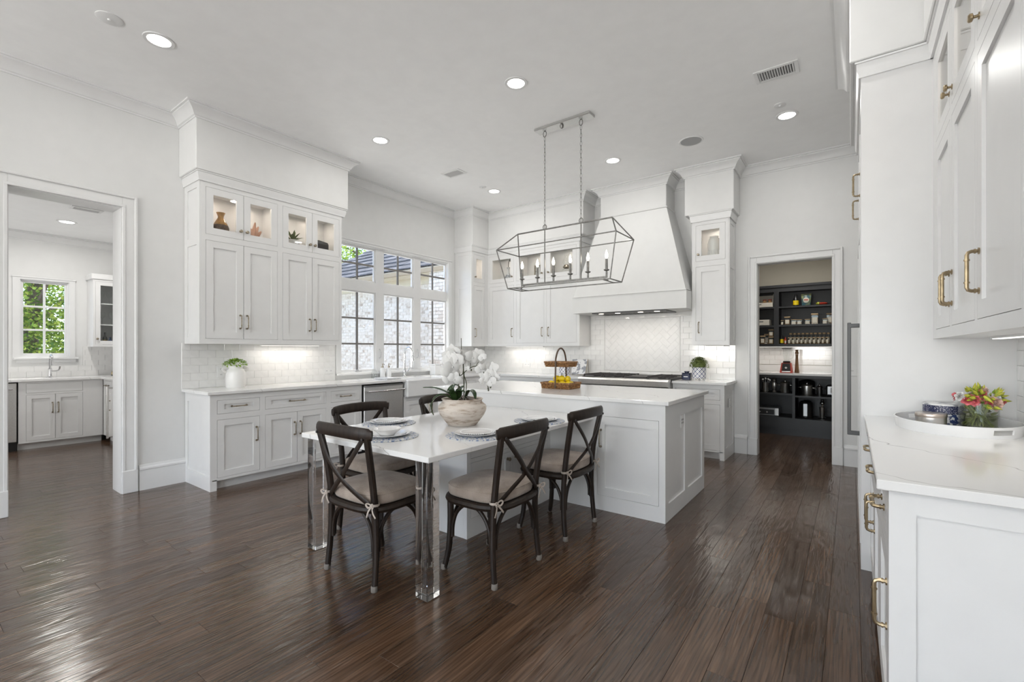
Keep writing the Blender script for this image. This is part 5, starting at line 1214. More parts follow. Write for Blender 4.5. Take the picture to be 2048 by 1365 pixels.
m = MB(); m.lathe([(.045,0),(.05,.01),(.05,.016),(.02,.03),(.065,.07),(.07,.10),(.05,.135),(.028,.145)], 24, b); m.build('glass_font', M['cglass'], t)
m = MB(); m.lathe([(.028,.145),(.05,.16),(.052,.17),(.035,.185),(.03,.20)], 20, b); m.tube([(-3.52,6.2,GZ+.165),(-3.455,6.2,GZ+.168)], .004, 6); m.build('burner', M['nickel'], t)
m = MB(); m.lathe([(.035,.19),(.052,.23),(.05,.26),(.03,.31),(.028,.36)], 20, b, cap=False); m.build('chimney', M['cglass'], t)
t = small_vase(-1.395, 6.20, 'ridged pale ceramic urn in the narrow glass cabinet right of the hood', [(0,0),(.060,0),(.066,.02),(.064,.10),(.070,.135),(.070,.165),(.055,.205),(.045,.215),(.05,.225),(.04,.225)], M['ceramic'])
m = MB()
for k in range(20): a = 2*PI*k/20; m.tube([(-1.395+.066*math.cos(a), 6.2+.066*math.sin(a), GZ+.01), (-1.395+.066*math.cos(a), 6.2+.066*math.sin(a), GZ+.10)], .006, 5)
m.build('ridges', M['ceramic'], t, kind='stuff')

for o in list(COL.objects):                                          # these stand taller than they are wide
    if o.parent is None and o.get('category') in ('vase', 'ornament', 'plant', 'box', 'frame', 'lantern') and abs(o.location.z-GZ) < .001: o.scale = (1.08, 1.08, 1.0 if o.get('category') in ('frame', 'lantern') else 1.45)
# ================================================================ window wall worktop
CZ = .915
x, y = -5.095, 2.145; t = thing('pitcher_plant', 'white two handled crock with bright green leaves on the left countertop', 'plant', (x, y, CZ)); b = (x, y, CZ)
m = MB(); m.lathe([(0,0),(.084,0),(.088,.006),(.090,.09),(.088,.15),(.076,.178),(.066,.190),(.066,.215),(.070,.222),(.064,.222),(.058,.19)], 36, b); m.build('crock', M['ceramic'], t, angle=50)
for s in (-1, 1):
    m = MB(); m.tube(arc([(x, y+s*.082, CZ+.155), (x, y+s*.112, CZ+.175), (x, y+s*.112, CZ+.198), (x, y+s*.064, CZ+.200)], 5), [(.006,.013)]*16, 8, up=(1,0,0)); m.build('handle', M['ceramic'], t)
R = random.Random(2); m = MB()
for k in range(520):
    a = R.uniform(0, 2*PI); e = R.uniform(-.15, PI/2); q = R.uniform(.75, 1.05); c = (x+.082*q*math.cos(a)*math.cos(e), y+.108*q*math.sin(a)*math.cos(e), CZ+.228+.062*q*math.sin(e)); m.leaf(c, (math.cos(a)+R.gauss(0,.5), math.sin(a)+R.gauss(0,.5), .5+R.gauss(0,.5)), R.uniform(.014,.026), R.uniform(.006,.010), .3, seg=2)
m.build('foliage', M['lime'], t, kind='stuff')
def outlet(name, label, fr, u, z, w=.075, h=.115, slots=True, grp=None):
    t = thing(name, label, 'outlet', fr.P(u, .008, z), grp); m = MB(); fbox(m, fr, u-w/2, u+w/2, .008, .014, z-h/2, z+h/2, .003); m.build('plate', M['plastic'], t)
    m = MB(); k = max(1, round(w/.075)) if w >= h else 1
    for i in range(2):
        if w >= h: uu, zz = u-w/4+i*w/2, z
        else: uu, zz = u, z-h/4+i*h/2
        m2 = MB(); fbox(m2, fr, uu-.017, uu+.017, .014, .0155, zz-.017, zz+.017, .002); o = m2.build('receptacle', M['trim'], t)
        m2 = MB(); fbox(m2, fr, uu-.008, uu-.005, .0155, .0158, zz-.006, zz+.008); fbox(m2, fr, uu+.005, uu+.008, .0155, .0158, zz-.006, zz+.008); m2.build('slot', M['dkplastic'], o, smooth=False)
outlet('wall_outlet', 'white outlet plate in the backsplash just left of the pitcher', fl, 2.085, 1.07)
outlet('wall_outlet', 'white horizontal outlet plate in the backsplash by the window', fl, 3.315, 1.035, .115, .075)
outlet('wall_outlet', 'white horizontal outlet plate in the backsplash left of the fruit basket', fb, -4.36, 1.055, .115, .075)
outlet('light_switch', 'white switch plate on the wall right of the pantry doorway', Fr('y', YB+.0075, -1), .035, 1.065, .115, .115)
outlet('wall_outlet', 'white outlet on the end panel of the base cabinet right of the range', Fr('x', -1.2015, 1), 6.08, .655)
# faucet and sink things
x, y = -5.215, 4.475; t = thing('faucet', 'polished chrome gooseneck faucet with a side lever at the farmhouse sink', 'faucet', (x, y, CZ)); b = (x, y, CZ)
m = MB(); m.lathe([(.030,0),(.032,.006),(.026,.012),(.020,.03),(.022,.05),(.024,.085),(.020,.10),(.015,.115)], 20, b); m.build('base', M['chrome'], t)
m = MB(); pts = [(x, y, CZ+.11), (x, y, CZ+.26), (x, y, CZ+.32)]+[(x+.075-.075*math.cos(a), y+.02*(1-math.cos(a))/2, CZ+.33+.085*math.sin(a)) for a in [PI*k/10 for k in range(0, 10)]]+[(x+.153, y+.02, CZ+.31)]; m.tube(pts, .0125, 12); m.build('spout', M['chrome'], t)
m = MB(); m.lathe([(.0145,.0),(.022,.0),(.022,.06),(.016,.08)], 16, (x+.156, y+.02, CZ+.225)); m.build('spray_head', M['chrome'], t)
m = MB(); m.tube(arc([(x, y, CZ+.068), (x, y+.04, CZ+.068), (x, y+.07, CZ+.085), (x, y+.095, CZ+.12)], 4), [.009]*4+[.007]*9, 8); m.ell((x, y+.097, CZ+.123), .010, .010, .010, 10, 6); m.build('lever', M['chrome'], t)
for i, (yy, xx, lb) in enumerate(((4.085, -5.215, 'white soap dispenser with a bronze pump, left of the two'), (4.185, -5.21, 'white soap dispenser with a bronze pump, nearer the faucet'))):
    t = thing('soap_dispenser', lb, 'soap dispenser', (xx, yy, CZ), 'soap dispensers by the sink'); b = (xx, yy, CZ)
    m = MB(); m.lathe([(0,0),(.034,0),(.036,.005),(.036,.120),(.030,.132),(.016,.138)], 22, b); m.build('bottle', M['porc'], t)
    m = MB(); m.lathe([(.0155,.136),(.0155,.158),(.006,.160),(.006,.18),(.010,.182),(.010,.192),(0,.194)], 14, b); m.tube([(xx, yy, CZ+.187), (xx+.03, yy, CZ+.187), (xx+.042, yy, CZ+.178)], .005, 6); m.build('pump', M['nickel'], t)
x, y = -5.19, 3.93; t = thing('glass_jar', 'clear glass carafe on the counter left of the soap dispensers', 'jar', (x, y, CZ)); m = MB(); m.lathe([(0,.003),(.036,.0),(.042,.01),(.044,.07),(.03,.095),(.024,.11),(.028,.12)], 24, (x, y, CZ)); m.build('body', M['cglass'], t)
m = MB(); m.lathe([(0,.004),(.034,.004),(.039,.012),(.039,.02)], 24, (x, y, CZ)); m.build('glass_foot', M['cglass'], t)
t = thing('folded_towel', 'folded grey and white towel lying at the sink edge', 'towel', (-4.90, 3.93, CZ)); m = MB(); m.cbox((-5.06, 3.80, CZ), (-4.76, 4.03, CZ+.010), .004); m.build('cloth', M['tow'], t)
m = MB(); m.cbox((-5.045, 3.815, CZ+.010), (-4.775, 4.015, CZ+.019), .004); m.build('upper_fold', M['plastic'], t)
t = thing('paper_canister', 'plain white square canister on the window ledge right of the faucet', 'canister', (-5.18, 5.06, CZ)); m = MB(); m.cbox((-5.24, 4.99, CZ), (-5.12, 5.13, CZ+.15), .006); m.build('body', M['porc'], t); m = MB(); m.cbox((-5.243, 4.987, CZ+.15), (-5.117, 5.133, CZ+.165), .004); m.build('lid', M['porc'], t)

# ================================================================ island basket with lemons
bx, by = -2.345, 4.02; fl2 = (bx, by)
t = thing('tiered_basket', 'two tier brown rattan tray basket with an arched handle on the island', 'basket', (bx, by, CZ))
def tray(x0, x1, y0, y1, z0, z1, fl, nm):
    m = MB(); rows_ = 4
    for r in range(rows_):
        z = z0+(z1-z0)*(r+.5)/rows_; k = fl*(r/rows_)
        for (a, b) in (((x0-k, y0-k), (x1+k, y0-k)), ((x1+k, y0-k), (x1+k, y1+k)), ((x1+k, y1+k), (x0-k, y1+k)), ((x0-k, y1+k), (x0-k, y0-k))):
            A = Vector((*a, z)); B = Vector((*b, z)); n_ = max(6, int((B-A).length/.012)); d = (B-A).normalized(); nrm = Vector((-d.y, d.x, 0))
            pts = [A+(B-A)*i/n_+nrm*(.004 if (i+r) % 2 else -.004) for i in range(n_+1)]; m.tube(pts, (z1-z0)/rows_*.56, 5)
    o = m.build(nm, M['rattan'], t)
    m = MB(); m.tube([(x0-fl, y0-fl, z1), (x1+fl, y0-fl, z1), (x1+fl, y1+fl, z1), (x0-fl, y1+fl, z1)], .008, 6, closed=True); m.build('rim', M['rattan'], o)
    m = MB(); m.cbox((x0, y0, z0), (x1, y1, z0+.008), .002); m.build('tray_floor', M['rattan'], o)
tray(bx-.150, bx+.150, by-.112, by+.112, CZ+.001, CZ+.056, .010, 'lower_tray'); tray(bx-.122, bx+.122, by-.092, by+.092, CZ+.215, CZ+.262, .009, 'upper_tray')
for s, w in ((-1, .10),):
    hp = [(bx+.01, by-.128, CZ+.01), (bx+.01, by-.120, CZ+.20), (bx+.005, by-.108, CZ+.29), (bx, by-.062, CZ+.37), (bx, by, CZ+.40), (bx-.0, by+.062, CZ+.37), (bx-.005, by+.108, CZ+.29), (bx-.01, by+.120, CZ+.20), (bx-.01, by+.128, CZ+.01)]
m = MB(); m.tube(arc(hp, 5), .0085, 8); m.build('handle', M['rattand'], t)
lem = [(-.085,-.055,.047),(-.02,-.075,.047),(.055,-.065,.047),(.105,-.025,.047),(-.05,.02,.047),(.03,.02,.047),(.09,.05,.047),(-.035,-.025,.098),(.03,-.035,.100),(.085,-.0,.096)]
lR = random.Random(8)
wh = ['at the left end', 'at the front left', 'at the front right', 'at the right end', 'behind on the left', 'behind in the middle', 'behind on the right', 'on top at the left', 'on top in the middle', 'on top at the right']
for (dx, dy, z), w in zip(lem, wh):
    dx *= .92; dy *= .92
    t = thing('lemon', 'yellow lemon '+w+' of the pile in the basket', 'lemon', (bx+dx, by+dy, CZ+z-.031), 'lemons in the tiered basket'); c = Vector((bx+dx, by+dy, CZ+z)); ro = Matrix.Rotation(lR.uniform(0, 6), 3, 'Z') @ Matrix.Rotation(lR.uniform(-.3, .3), 3, 'Y')
    m = MB(); m.ell(c, .037, .030, .030, 16, 10, ro); m.ell(c+ro @ Vector((.036,0,0)), .008, .007, .007, 8, 6, ro); m.build('fruit', M['lemon'], t)
    m = MB(); m.ell(c-ro @ Vector((.036,0,0)), .004, .004, .004, 6, 5, ro); m.build('stem_end', M['stalk'], t)
# ---- range wall worktop
def topiary(x, y, label, big=True):
    t = thing('topiary_pot', label, 'plant', (x, y, CZ)); b = (x, y, CZ)
    m = MB(); m.lathe([(0,.026),(.080,.026),(.084,.030),(.084,.165),(.078,.165),(.074,.15)], 32, b); m.build('pot', M['lattice'], t, off=b); t.children[-1].location = (0,0,0)
    for k in range(5):
        a = k*2*PI/5+.3; m = MB(); m.lathe([(.009,0),(.013,.028)], 10, (x+.062*math.cos(a), y+.062*math.sin(a), CZ)); m.build('foot', M['porc'], t)
    if big:
        R = random.Random(6); m = MB(); m.ell((x, y, CZ+.195), .085, .085, .07, 14, 8)
        for k in range(900):
            a = R.uniform(0, 2*PI); e = R.uniform(-.12, PI/2)*1; q = R.uniform(.86, 1.04); m.leaf((x+.112*q*math.cos(a)*math.cos(e), y+.112*q*math.sin(a)*math.cos(e), CZ+.172+.115*q*math.sin(e)), (math.cos(a)+R.gauss(0,.6), math.sin(a)+R.gauss(0,.6), .4+R.gauss(0,.6)), R.uniform(.014,.022), R.uniform(.005,.008), .2, seg=2)
        m.build('foliage', M['box'], t, kind='stuff')
    else:
        m = MB(); m.lathe([(.074,.15),(.0,.152)], 24, b); m.build('soil', M['soil'], t)
topiary(-1.555, 6.12, 'clipped green topiary in a blue and white lattice pot on the right countertop')
topiary(-3.53, 6.16, 'blue and white lattice pot standing behind the tiered basket', False)
x, y = -1.70, 6.10; t = thing('candle_jar', 'square navy candle jar with a lid beside the topiary pot', 'candle', (x, y, CZ))
m = MB(); m.cbox((x-.050, y-.050, CZ), (x+.050, y+.050, CZ+.083), .006); m.build('jar', M['navy'], t)
m = MB(); m.cbox((x-.052, y-.052, CZ+.083), (x+.052, y+.052, CZ+.090), .002); m.lathe([(.026,.09),(.026,.097),(.034,.103),(.034,.110),(0,.111)], 20, (x, y, CZ)); m.build('lid', M['navy'], t)
m = MB(); m.box((x-.026, y-.0508, CZ+.036), (x+.026, y-.0498, CZ+.046)); m.build('label', M['tin'], t, smooth=False)
x, y = -3.30, 6.18; t = thing('display_plate', 'square white plate with a grey drawing leaning on a stand by the range', 'plate', (x, y, CZ)); L2 = lambda u, w, z: (x+u, y+.03+w+.28*z-.05, CZ+.02+z)
m = MB(); m.poly([L2(-.11,0,0), L2(.11,0,0), L2(.125,0,.22), L2(-.125,0,.22), L2(-.11,.010,0), L2(.11,.010,0), L2(.125,.010,.22), L2(-.125,.010,.22)], [(0,1,2,3),(7,6,5,4),(0,4,5,1),(1,5,6,2),(2,6,7,3),(3,7,4,0)]); m.build('plate', M['greywhite'], t, smooth=False)
t = thing('plate_stand', 'thin dark wire stand holding the square drawn plate', 'stand', (x, y, CZ)); m = MB()
for u in (-.08, .115): m.tube([(x+u, y-.06, CZ+.004), (x+u, y-.045, CZ+.018), (x+u, y+.013, CZ+.015), (x+u, y+.08, CZ+.245)], .004, 6); m.tube([(x+u, y+.078, CZ+.24), (x+u, y+.12, CZ+.004)], .0035, 6)
m.tube([(x-.08, y+.05, CZ+.02), (x+.115, y+.05, CZ+.02)], .0035, 6); m.build('wire_frame', M['nickel'], t)
m = MB(); m.tube([(x-.08, y+.118, CZ+.008), (x+.115, y+.118, CZ+.008)], .0035, 6); m.build('foot_bar', M['nickel'], t)

# ================================================================ right foreground worktop
tx, ty = .405, 3.085; RX, RY = .222, .285
t = thing('serving_tray', 'oval white lacquer tray with cut out handles in the right foreground', 'tray', (tx, ty, CZ))
m = MB(); m.lathe([(0,0),(.985,0),(1,.004),(.99,.006),(0,.006)], 72, (tx, ty, CZ), RX, RY); m.build('tray_base', M['tray'], t)
m = MB(); n = 144; V = []; F = []; H = [.0, .016, .038, .050]
for j, z in enumerate(H):
    for k in range(n):
        a = 2*PI*k/n; q = 1+.035*(z/.05); V += [(tx+RX*q*math.cos(a), ty+RY*q*math.sin(a), CZ+z), (tx+(RX*q-.007)*math.cos(a), ty+(RY*q-.007)*math.sin(a), CZ+z)]
def vi(j, k, i): return (j*n+k % n)*2+i
def cut(j, k): 
    a = (360*(k+.5)/n-303+180) % 360-180; b_ = (360*(k+.5)/n-123+180) % 360-180
    return j == 1 and (abs(a) < 11 or abs(b_) < 11)
for j in range(3):
    for k in range(n):
        if cut(j, k): continue
        F.append((vi(j,k,0), vi(j,k+1,0), vi(j+1,k+1,0), vi(j+1,k,0))); F.append((vi(j,k,1), vi(j+1,k,1), vi(j+1,k+1,1), vi(j,k+1,1)))
        if j == 2: F.append((vi(3,k,0), vi(3,k+1,0), vi(3,k+1,1), vi(3,k,1)))
        if j == 0 and cut(1, k): F.append((vi(1,k,0), vi(1,k+1,0), vi(1,k+1,1), vi(1,k,1)))
        if j == 2 and cut(1, k): F.append((vi(2,k,0), vi(2,k,1), vi(2,k+1,1), vi(2,k+1,0)))
        if j == 1 and (cut(1, k-1)): F.append((vi(1,k,0), vi(2,k,0), vi(2,k,1), vi(1,k,1)))
        if j == 1 and (cut(1, k+1)): F.append((vi(1,k+1,0), vi(1,k+1,1), vi(2,k+1,1), vi(2,k+1,0)))
m.poly(V, F); m.build('tray_rim', M['tray'], t, angle=50)
TZ2 = CZ+.0063
x, y = .318, 3.085; t = thing('round_tin', 'low brushed silver tin with a rose metal lid on the white tray', 'tin', (x, y, TZ2)); b = (x, y, TZ2)
m = MB(); m.lathe([(0,0),(.057,0),(.059,.002),(.059,.050)], 36, b); m.build('tin_body', M['tin'], t); m = MB(); m.lathe([(.060,.046),(.061,.048),(.061,.062),(.059,.065),(0,.066)], 36, b); m.build('lid', M['copper'], t)
x, y = .386, 3.255; t = thing('blue_tin', 'stacked blue and white patterned tin behind the silver tin', 'tin', (x, y, TZ2)); b = (x, y, TZ2)
m = MB(); m.lathe([(0,0),(.080,0),(.082,.002),(.082,.052)], 36, b); m.build('lower_tin', M['bluewhite'], t, off=b); m = MB(); m.lathe([(.082,.053),(.084,.055),(.084,.092),(.082,.094)], 36, b); m.build('upper_tin', M['tinband'], t); m = MB(); m.lathe([(.085,.094),(.085,.098),(.080,.102),(0,.104)], 36, b); m.build('lid', M['greywhite'], t, off=b)
for c in t.children: c.location = (0,0,0)
x, y = .495, 3.135; t = thing('flower_vase', 'low clear glass vase of pink and cream lisianthus on the tray', 'flowers', (x, y, TZ2)); b = Vector((x, y, TZ2))
m = MB(); m.lathe([(0,0),(.068,0),(.071,.003),(.072,.124),(.070,.125),(.068,.124),(.067,.008),(0,.006)], 40, b); m.build('vase', M['cglass'], t)
m = MB(); m.lathe([(0,.008),(.0655,.008),(.0655,.068),(0,.068)], 32, b); m.build('water', thin_glass('water', (.80,.84,.66)), t)
R = random.Random(12); m = MB()
for k in range(60):
    a = R.uniform(0, 6.28); r0 = .058*math.sqrt(R.random()); a2 = a+R.uniform(1.8, 4.2); r1 = .056*math.sqrt(R.random()); m.tube([b+Vector((r0*math.cos(a), r0*math.sin(a), .012)), b+Vector((r1*math.cos(a2), r1*math.sin(a2), .125))], R.uniform(.003,.005), 5)
for k in range(46):
    a = R.uniform(0, 6.28); r0 = .056*math.sqrt(R.random()); m.leaf(b+Vector((r0*math.cos(a), r0*math.sin(a), R.uniform(.02,.105))), (math.cos(a*2.3), math.sin(a*2.3), R.uniform(.2,1.0)), .035, .014, .2)
m.build('stems', M['stalk'], t, kind='stuff')
def fp(r, f_, z): return b+RI*r+FO*f_+Vector((0,0,z))
def rose(c, s, mt, face):
    m = MB(); fz = Vector(face).normalized(); ux = fz.cross(Vector((.1,.2,1))).normalized(); uy = ux.cross(fz); c = Vector(c); r2 = random.Random(int(abs(c.x*1e5)))
    for ring, (np_, rr, lift, L) in enumerate(((3,.16,.80,.45),(4,.32,.72,.56),(5,.52,.52,.68),(6,.74,.28,.78),(7,.90,.05,.80))):
        for k in range(np_):
            a = 2*PI*k/np_+ring*.7+r2.uniform(-.25,.25); d = ux*math.cos(a)+uy*math.sin(a); e = fz.cross(d); V = []; F = []
            for i in range(4):
                q = i/3; cc = c+d*s*(rr*.60+.40*rr*q)+fz*s*(-.35+lift*q+.22*(1-rr)); ww = s*L*.60*math.sin(PI*(.18+.62*q))
                if i == 3: cc += d*s*.10-fz*s*.05
                for w_ in (-1, -.5, 0, .5, 1): V.append(cc+e*ww*w_-d*s*.28*w_*w_*L+fz*s*r2.uniform(-.05,.05)*(i/2))
            for i in range(3):
                for j in range(4): F.append((i*5+j, i*5+j+1, i*5+6+j, i*5+5+j))
            m.poly(V, F)
    m.build('bloom', mt, t, angle=80)
for r, f_, z, s, mt, fc_ in ((.020,-.062,.128,.040,'pinkl',(-.1,-1,.3)), (-.058,-.04,.140,.031,'pinkf',(-.4,-.9,.3)), (-.083,-.03,.141,.028,'pinkf',(-.7,-.7,.2)), (-.002,-.02,.168,.027,'pinkf',(.1,-.9,.5)), (.018,.0,.180,.036,'pinkl',(.1,-.7,.8)), (.066,-.045,.130,.023,'pinkf',(.5,-.8,.2)),
                       (-.004,-.055,.130,.024,'pinkf',(-.4,-.9,.2)), (-.104,-.01,.156,.024,'petal',(-1,-.4,.3)), (.090,-.02,.146,.026,'petal',(1,-.4,.3)), (.05,.05,.165,.034,'pinkl',(.4,.2,.8)), (-.05,.06,.150,.03,'pinkf',(-.4,.6,.6)), (.042,-.045,.150,.026,'petal',(.2,-1,.4))):
    rose(fp(r, f_, z), s, M[mt], RI*fc_[0]+FO*fc_[1]+Vector((0,0,fc_[2])))
def budding(c, d, L):                                                  # a closed lisianthus bud: pointed, spirally ridged
    m = MB(); d = Vector(d).normalized(); c = Vector(c); n = 7; P = [c+d*L*k/n for k in range(n+1)]; rr = [.09,.15,.185,.18,.15,.11,.06,.015]
    m.tube(P, [L*q for q in rr], 8); m.build('bud', M['bud'], t, angle=50)
    m = MB()
    for k in range(3):
        a = k*2.1; o = d.orthogonal().normalized(); o.rotate(Matrix.Rotation(a, 3, d)); m.leaf(c+o*L*.12, d+o*.35, L*.62, L*.10, .0, seg=2, fold=.3)
    m.build('sepals', M['lime'], t, kind='stuff', angle=80)
for r, f_, z, dr, df, dz_, L in ((-.055,-.02,.180,-.75,-.1,.60,.042),(-.045,-.035,.168,-.7,-.3,.40,.044),(-.030,-.02,.178,-.35,-.3,.75,.040),(-.018,-.035,.168,-.5,-.4,.5,.044),(-.012,.01,.178,.05,-.1,.9,.044),(.004,.0,.188,-.2,0,.8,.038),(-.075,-.035,.158,-.95,-.2,.15,.042),(-.062,-.045,.150,-.95,-.3,.05,.046),(-.026,-.05,.160,.35,-.5,-.6,.048),
                              (.038,-.045,.160,.3,-.6,.5,.036),(.050,-.035,.165,.5,-.3,.6,.040),(.058,-.03,.168,.3,-.3,.8,.036),(.066,-.035,.155,.8,-.4,.2,.036),(.072,.0,.165,.7,0,.5,.040),(.080,-.03,.136,.95,-.2,-.05,.044),(.002,-.06,.150,-.3,-.7,-.1,.032),(-.018,-.062,.120,-.4,-.5,-.5,.036),(.006,-.066,.112,.3,-.6,-.3,.034),(.03,.03,.178,.4,.2,.8,.036),(.062,-.02,.172,.3,-.2,.8,.034),(.046,-.05,.140,.4,-.8,.1,.034)):
    budding(fp(r, f_, z), RI*dr+FO*df+Vector((0,0,dz_)), L*.95); budding(fp(r+R.uniform(-.014,.014), f_+R.uniform(-.01,.02), z-R.uniform(.002,.012)), RI*(dr+R.uniform(-.5,.5))+FO*(df-.2)+Vector((0,0,dz_+R.uniform(-.3,.2))), L*.8)
m = MB()
for k in range(60):
    a = R.uniform(0, 6.28); e = R.uniform(.0, 1.2); q = R.uniform(.3, .85); m.leaf(fp(.085*q*math.cos(a)*math.cos(e), .065*q*math.sin(a)*math.cos(e), .115+.065*q*math.sin(e)), (math.cos(a), math.sin(a), R.uniform(-.3,.9)), R.uniform(.022,.038), R.uniform(.006,.010), .3, seg=3)
m.build('leaves', M['lime'], t, kind='stuff')
# ================================================================ scullery seen through the left doorway
fsw = Fr('x', -8.60, 1); SD = .595
t = thing('undercounter_icemaker', 'stainless undercounter appliance left of the scullery sink cabinet', 'appliance', (-8.9, .80, 0))
m = MB(); m.box((-9.19, .58, .0), (-8.62, 1.02, .882)); m.build('body', M['black'], t, smooth=False); m = MB(); m.cbox((-8.62, .59, .12), (-8.585, 1.012, .872), .005); d = m.build('door', M['steel'], t)
m = MB(); m.tube([(-8.54, .64, .80), (-8.54, .975, .80)], .010, 10)
for y in (.66, .955): m.tube([(-8.585, y, .80), (-8.54, y, .80)], .010, 8)
m.build('handle', M['chrome'], d)
cabinet('base_cabinet', 'white scullery sink base cabinet with two doors under the window', 'scullery base cabinets', fsw, 1.03, 1.86, .09, .885, SD, [(1.098, 1.648, .735, .862, 'flat', None), (1.098, 1.373, .115, .712, 'door', ('v', 1.345, .53)), (1.373, 1.648, .115, .712, 'door', ('v', 1.401, .53))], toe=1, floor_z=0, fw=.05)
fsn = Fr('y', 1.862, -1)
cabinet('base_cabinet', 'white scullery corner base cabinet with a drawer over a door', 'scullery base cabinets', fsn, -8.578, -8.19, .09, .885, .58, [(-8.53, -8.215, .735, .862, 'drawer', ('h', -8.37, .80)), (-8.53, -8.215, .115, .712, 'door', ('v', -8.25, .53))], toe=1, floor_z=0, fw=.05)
t = cabinet('panel_fridge', 'white panelled undercounter fridge with a long steel handle in the scullery', None, fsn, -8.185, -7.55, .09, .885, .58, [(-8.165, -7.57, .115, .862, 'door', None)], toe=1, floor_z=0, fw=.05, cat='refrigerator')
m = MB(); m.tube([fsn.P(-8.11, .06, .10), fsn.P(-8.11, .06, .80)], .014, 12)
for z in (.12, .78): m.tube([fsn.P(-8.11, 0, z), fsn.P(-8.11, .06, z)], .012, 8)
m.build('handle', M['steel'], [c for c in t.children if c.name.startswith('door')][0])
top('countertop', 'white quartz countertop in the scullery below the window', [((-9.192, .55), (-8.57, 2.442)), ((-8.57, 1.83), (-7.0, 2.442))], .915)
x, y = -9.05, 1.39; t = thing('faucet', 'chrome bridge faucet with a side lever under the scullery window', 'faucet', (x, y, CZ)); b = (x, y, CZ)
m = MB(); m.lathe([(.028,0),(.03,.008),(.02,.02),(.018,.10),(.022,.11),(.016,.13)], 18, b); m.build('base', M['chrome'], t)
m = MB(); m.tube([(x, y, CZ+.12), (x, y, CZ+.24)]+[(x+.07-.07*math.cos(a), y, CZ+.25+.06*math.sin(a)) for a in [PI*k/9 for k in range(9)]]+[(x+.14, y, CZ+.17)], .013, 10); m.build('spout', M['chrome'], t)
m = MB(); m.tube(arc([(x, y, CZ+.085), (x, y+.06, CZ+.085), (x, y+.09, CZ+.10), (x, y+.10, CZ+.15)], 4), .010, 8); m.build('lever', M['chrome'], t)
t = cabinet('wall_cabinet', 'white scullery wall cabinet with a tall glass door right of the window', None, Fr('x', -8.87, 1), 1.81, 2.42, 1.345, 2.33, .325, [(1.835, 2.13, 1.375, 2.30, 'glass', ('k', 1.855, 1.46)), (2.15, 2.40, 1.375, 2.30, 'door', None)], hollow=(1.365, 2.315), fw=.055)
m = MB(); m.cbox((-9.197, 1.79, 2.33), (-8.85, 2.44, 2.41), .006); m.build('cornice', M['cab'], t)
m = MB()
for z in (1.66, 1.97): m.box((-9.18, 1.83, z), (-8.90, 2.40, z+.016))
m.build('shelves', M['cab'], t, kind='stuff', smooth=False)
for z, r, h, yy, lb, mt in ((1.3695,.028,.19,1.97,'dark bottle with a gold band inside the scullery glass cabinet','black'), (1.3695,.03,.12,2.03,'blue glass bottle inside the scullery glass cabinet','blue')):
    t = thing('bottle', lb, 'bottle', (-9.0, yy, z)); m = MB(); m.lathe([(0,0),(r,0),(r,h*.55),(r*.4,h*.72),(r*.4,h),(0,h)], 16, (-9.0, yy, z)); m.build('body', M[mt], t); m = MB(); m.lathe([(r+.001,h*.12),(r+.001,h*.42)], 16, (-9.0, yy, z), cap=False); m.build('label', M['gold'], t)
for i, (z, yy, w) in enumerate(((1.676,1.94,'on the middle shelf at the left'),(1.676,2.05,'on the middle shelf at the right'),(1.986,1.93,'on the top shelf at the left'),(1.986,2.02,'on the top shelf at the right'))):
    t = thing('wine_glass', 'clear wine glass '+w+' of the scullery cabinet', 'glass', (-9.0, yy, z), 'wine glasses in the scullery cabinet'); m = MB(); m.lathe([(.032,0),(.032,.002),(.005,.006),(.005,.08)], 16, (-9.0, yy, z)); m.build('stem', M['cglass'], t); m = MB(); m.lathe([(.004,.08),(.032,.115),(.036,.15),(.030,.185)], 16, (-9.0, yy, z), cap=False); m.build('glass_bowl', M['cglass'], t)
x, y = -8.72, 2.16; t = thing('gallery_tray', 'dark tray with a brass gallery rail on the scullery counter', 'tray', (x, y, CZ)); m = MB(); m.cbox((x-.20, y-.14, CZ), (x+.22, y+.14, CZ+.014), .004); m.build('tray_base', M['black'], t)
m = MB(); m.tube([(x-.19, y-.13, CZ+.055), (x+.21, y-.13, CZ+.055), (x+.21, y+.13, CZ+.055), (x-.19, y+.13, CZ+.055)], .005, 6, closed=True)
for px_ in (x-.19, x+.01, x+.21):
    for py_ in (y-.13, y+.13): m.tube([(px_, py_, CZ+.012), (px_, py_, CZ+.055)], .004, 6)
m.build('gallery_rail', M['gold'], t)
def jug(x, y, z, label, mt, s=1):
    t = thing('jug', label, 'jug', (x, y, z)); b = (x, y, z)
    m = MB(); m.lathe([(0,0),(.055*s,0),(.06*s,.01*s),(.085*s,.06*s),(.088*s,.10*s),(.06*s,.155*s),(.042*s,.19*s),(.05*s,.225*s),(.062*s,.245*s),(.054*s,.244*s),(.036*s,.19*s)], 28, b); m.build('body', mt, t, angle=60)
    m = MB(); m.tube(arc([(x+.05*s, y, z+.22*s), (x+.12*s, y, z+.21*s), (x+.13*s, y, z+.14*s), (x+.08*s, y, z+.09*s)], 4), .010*s, 8); m.build('handle', mt, t)
jug(x-.02, y, CZ+.0145, 'deep blue glazed jug standing on the scullery tray', M['blue'], 1.15); jug(x+.165, y-.05, CZ+.0145, 'small white jug beside the blue jug on the scullery tray', M['porc'], .55)

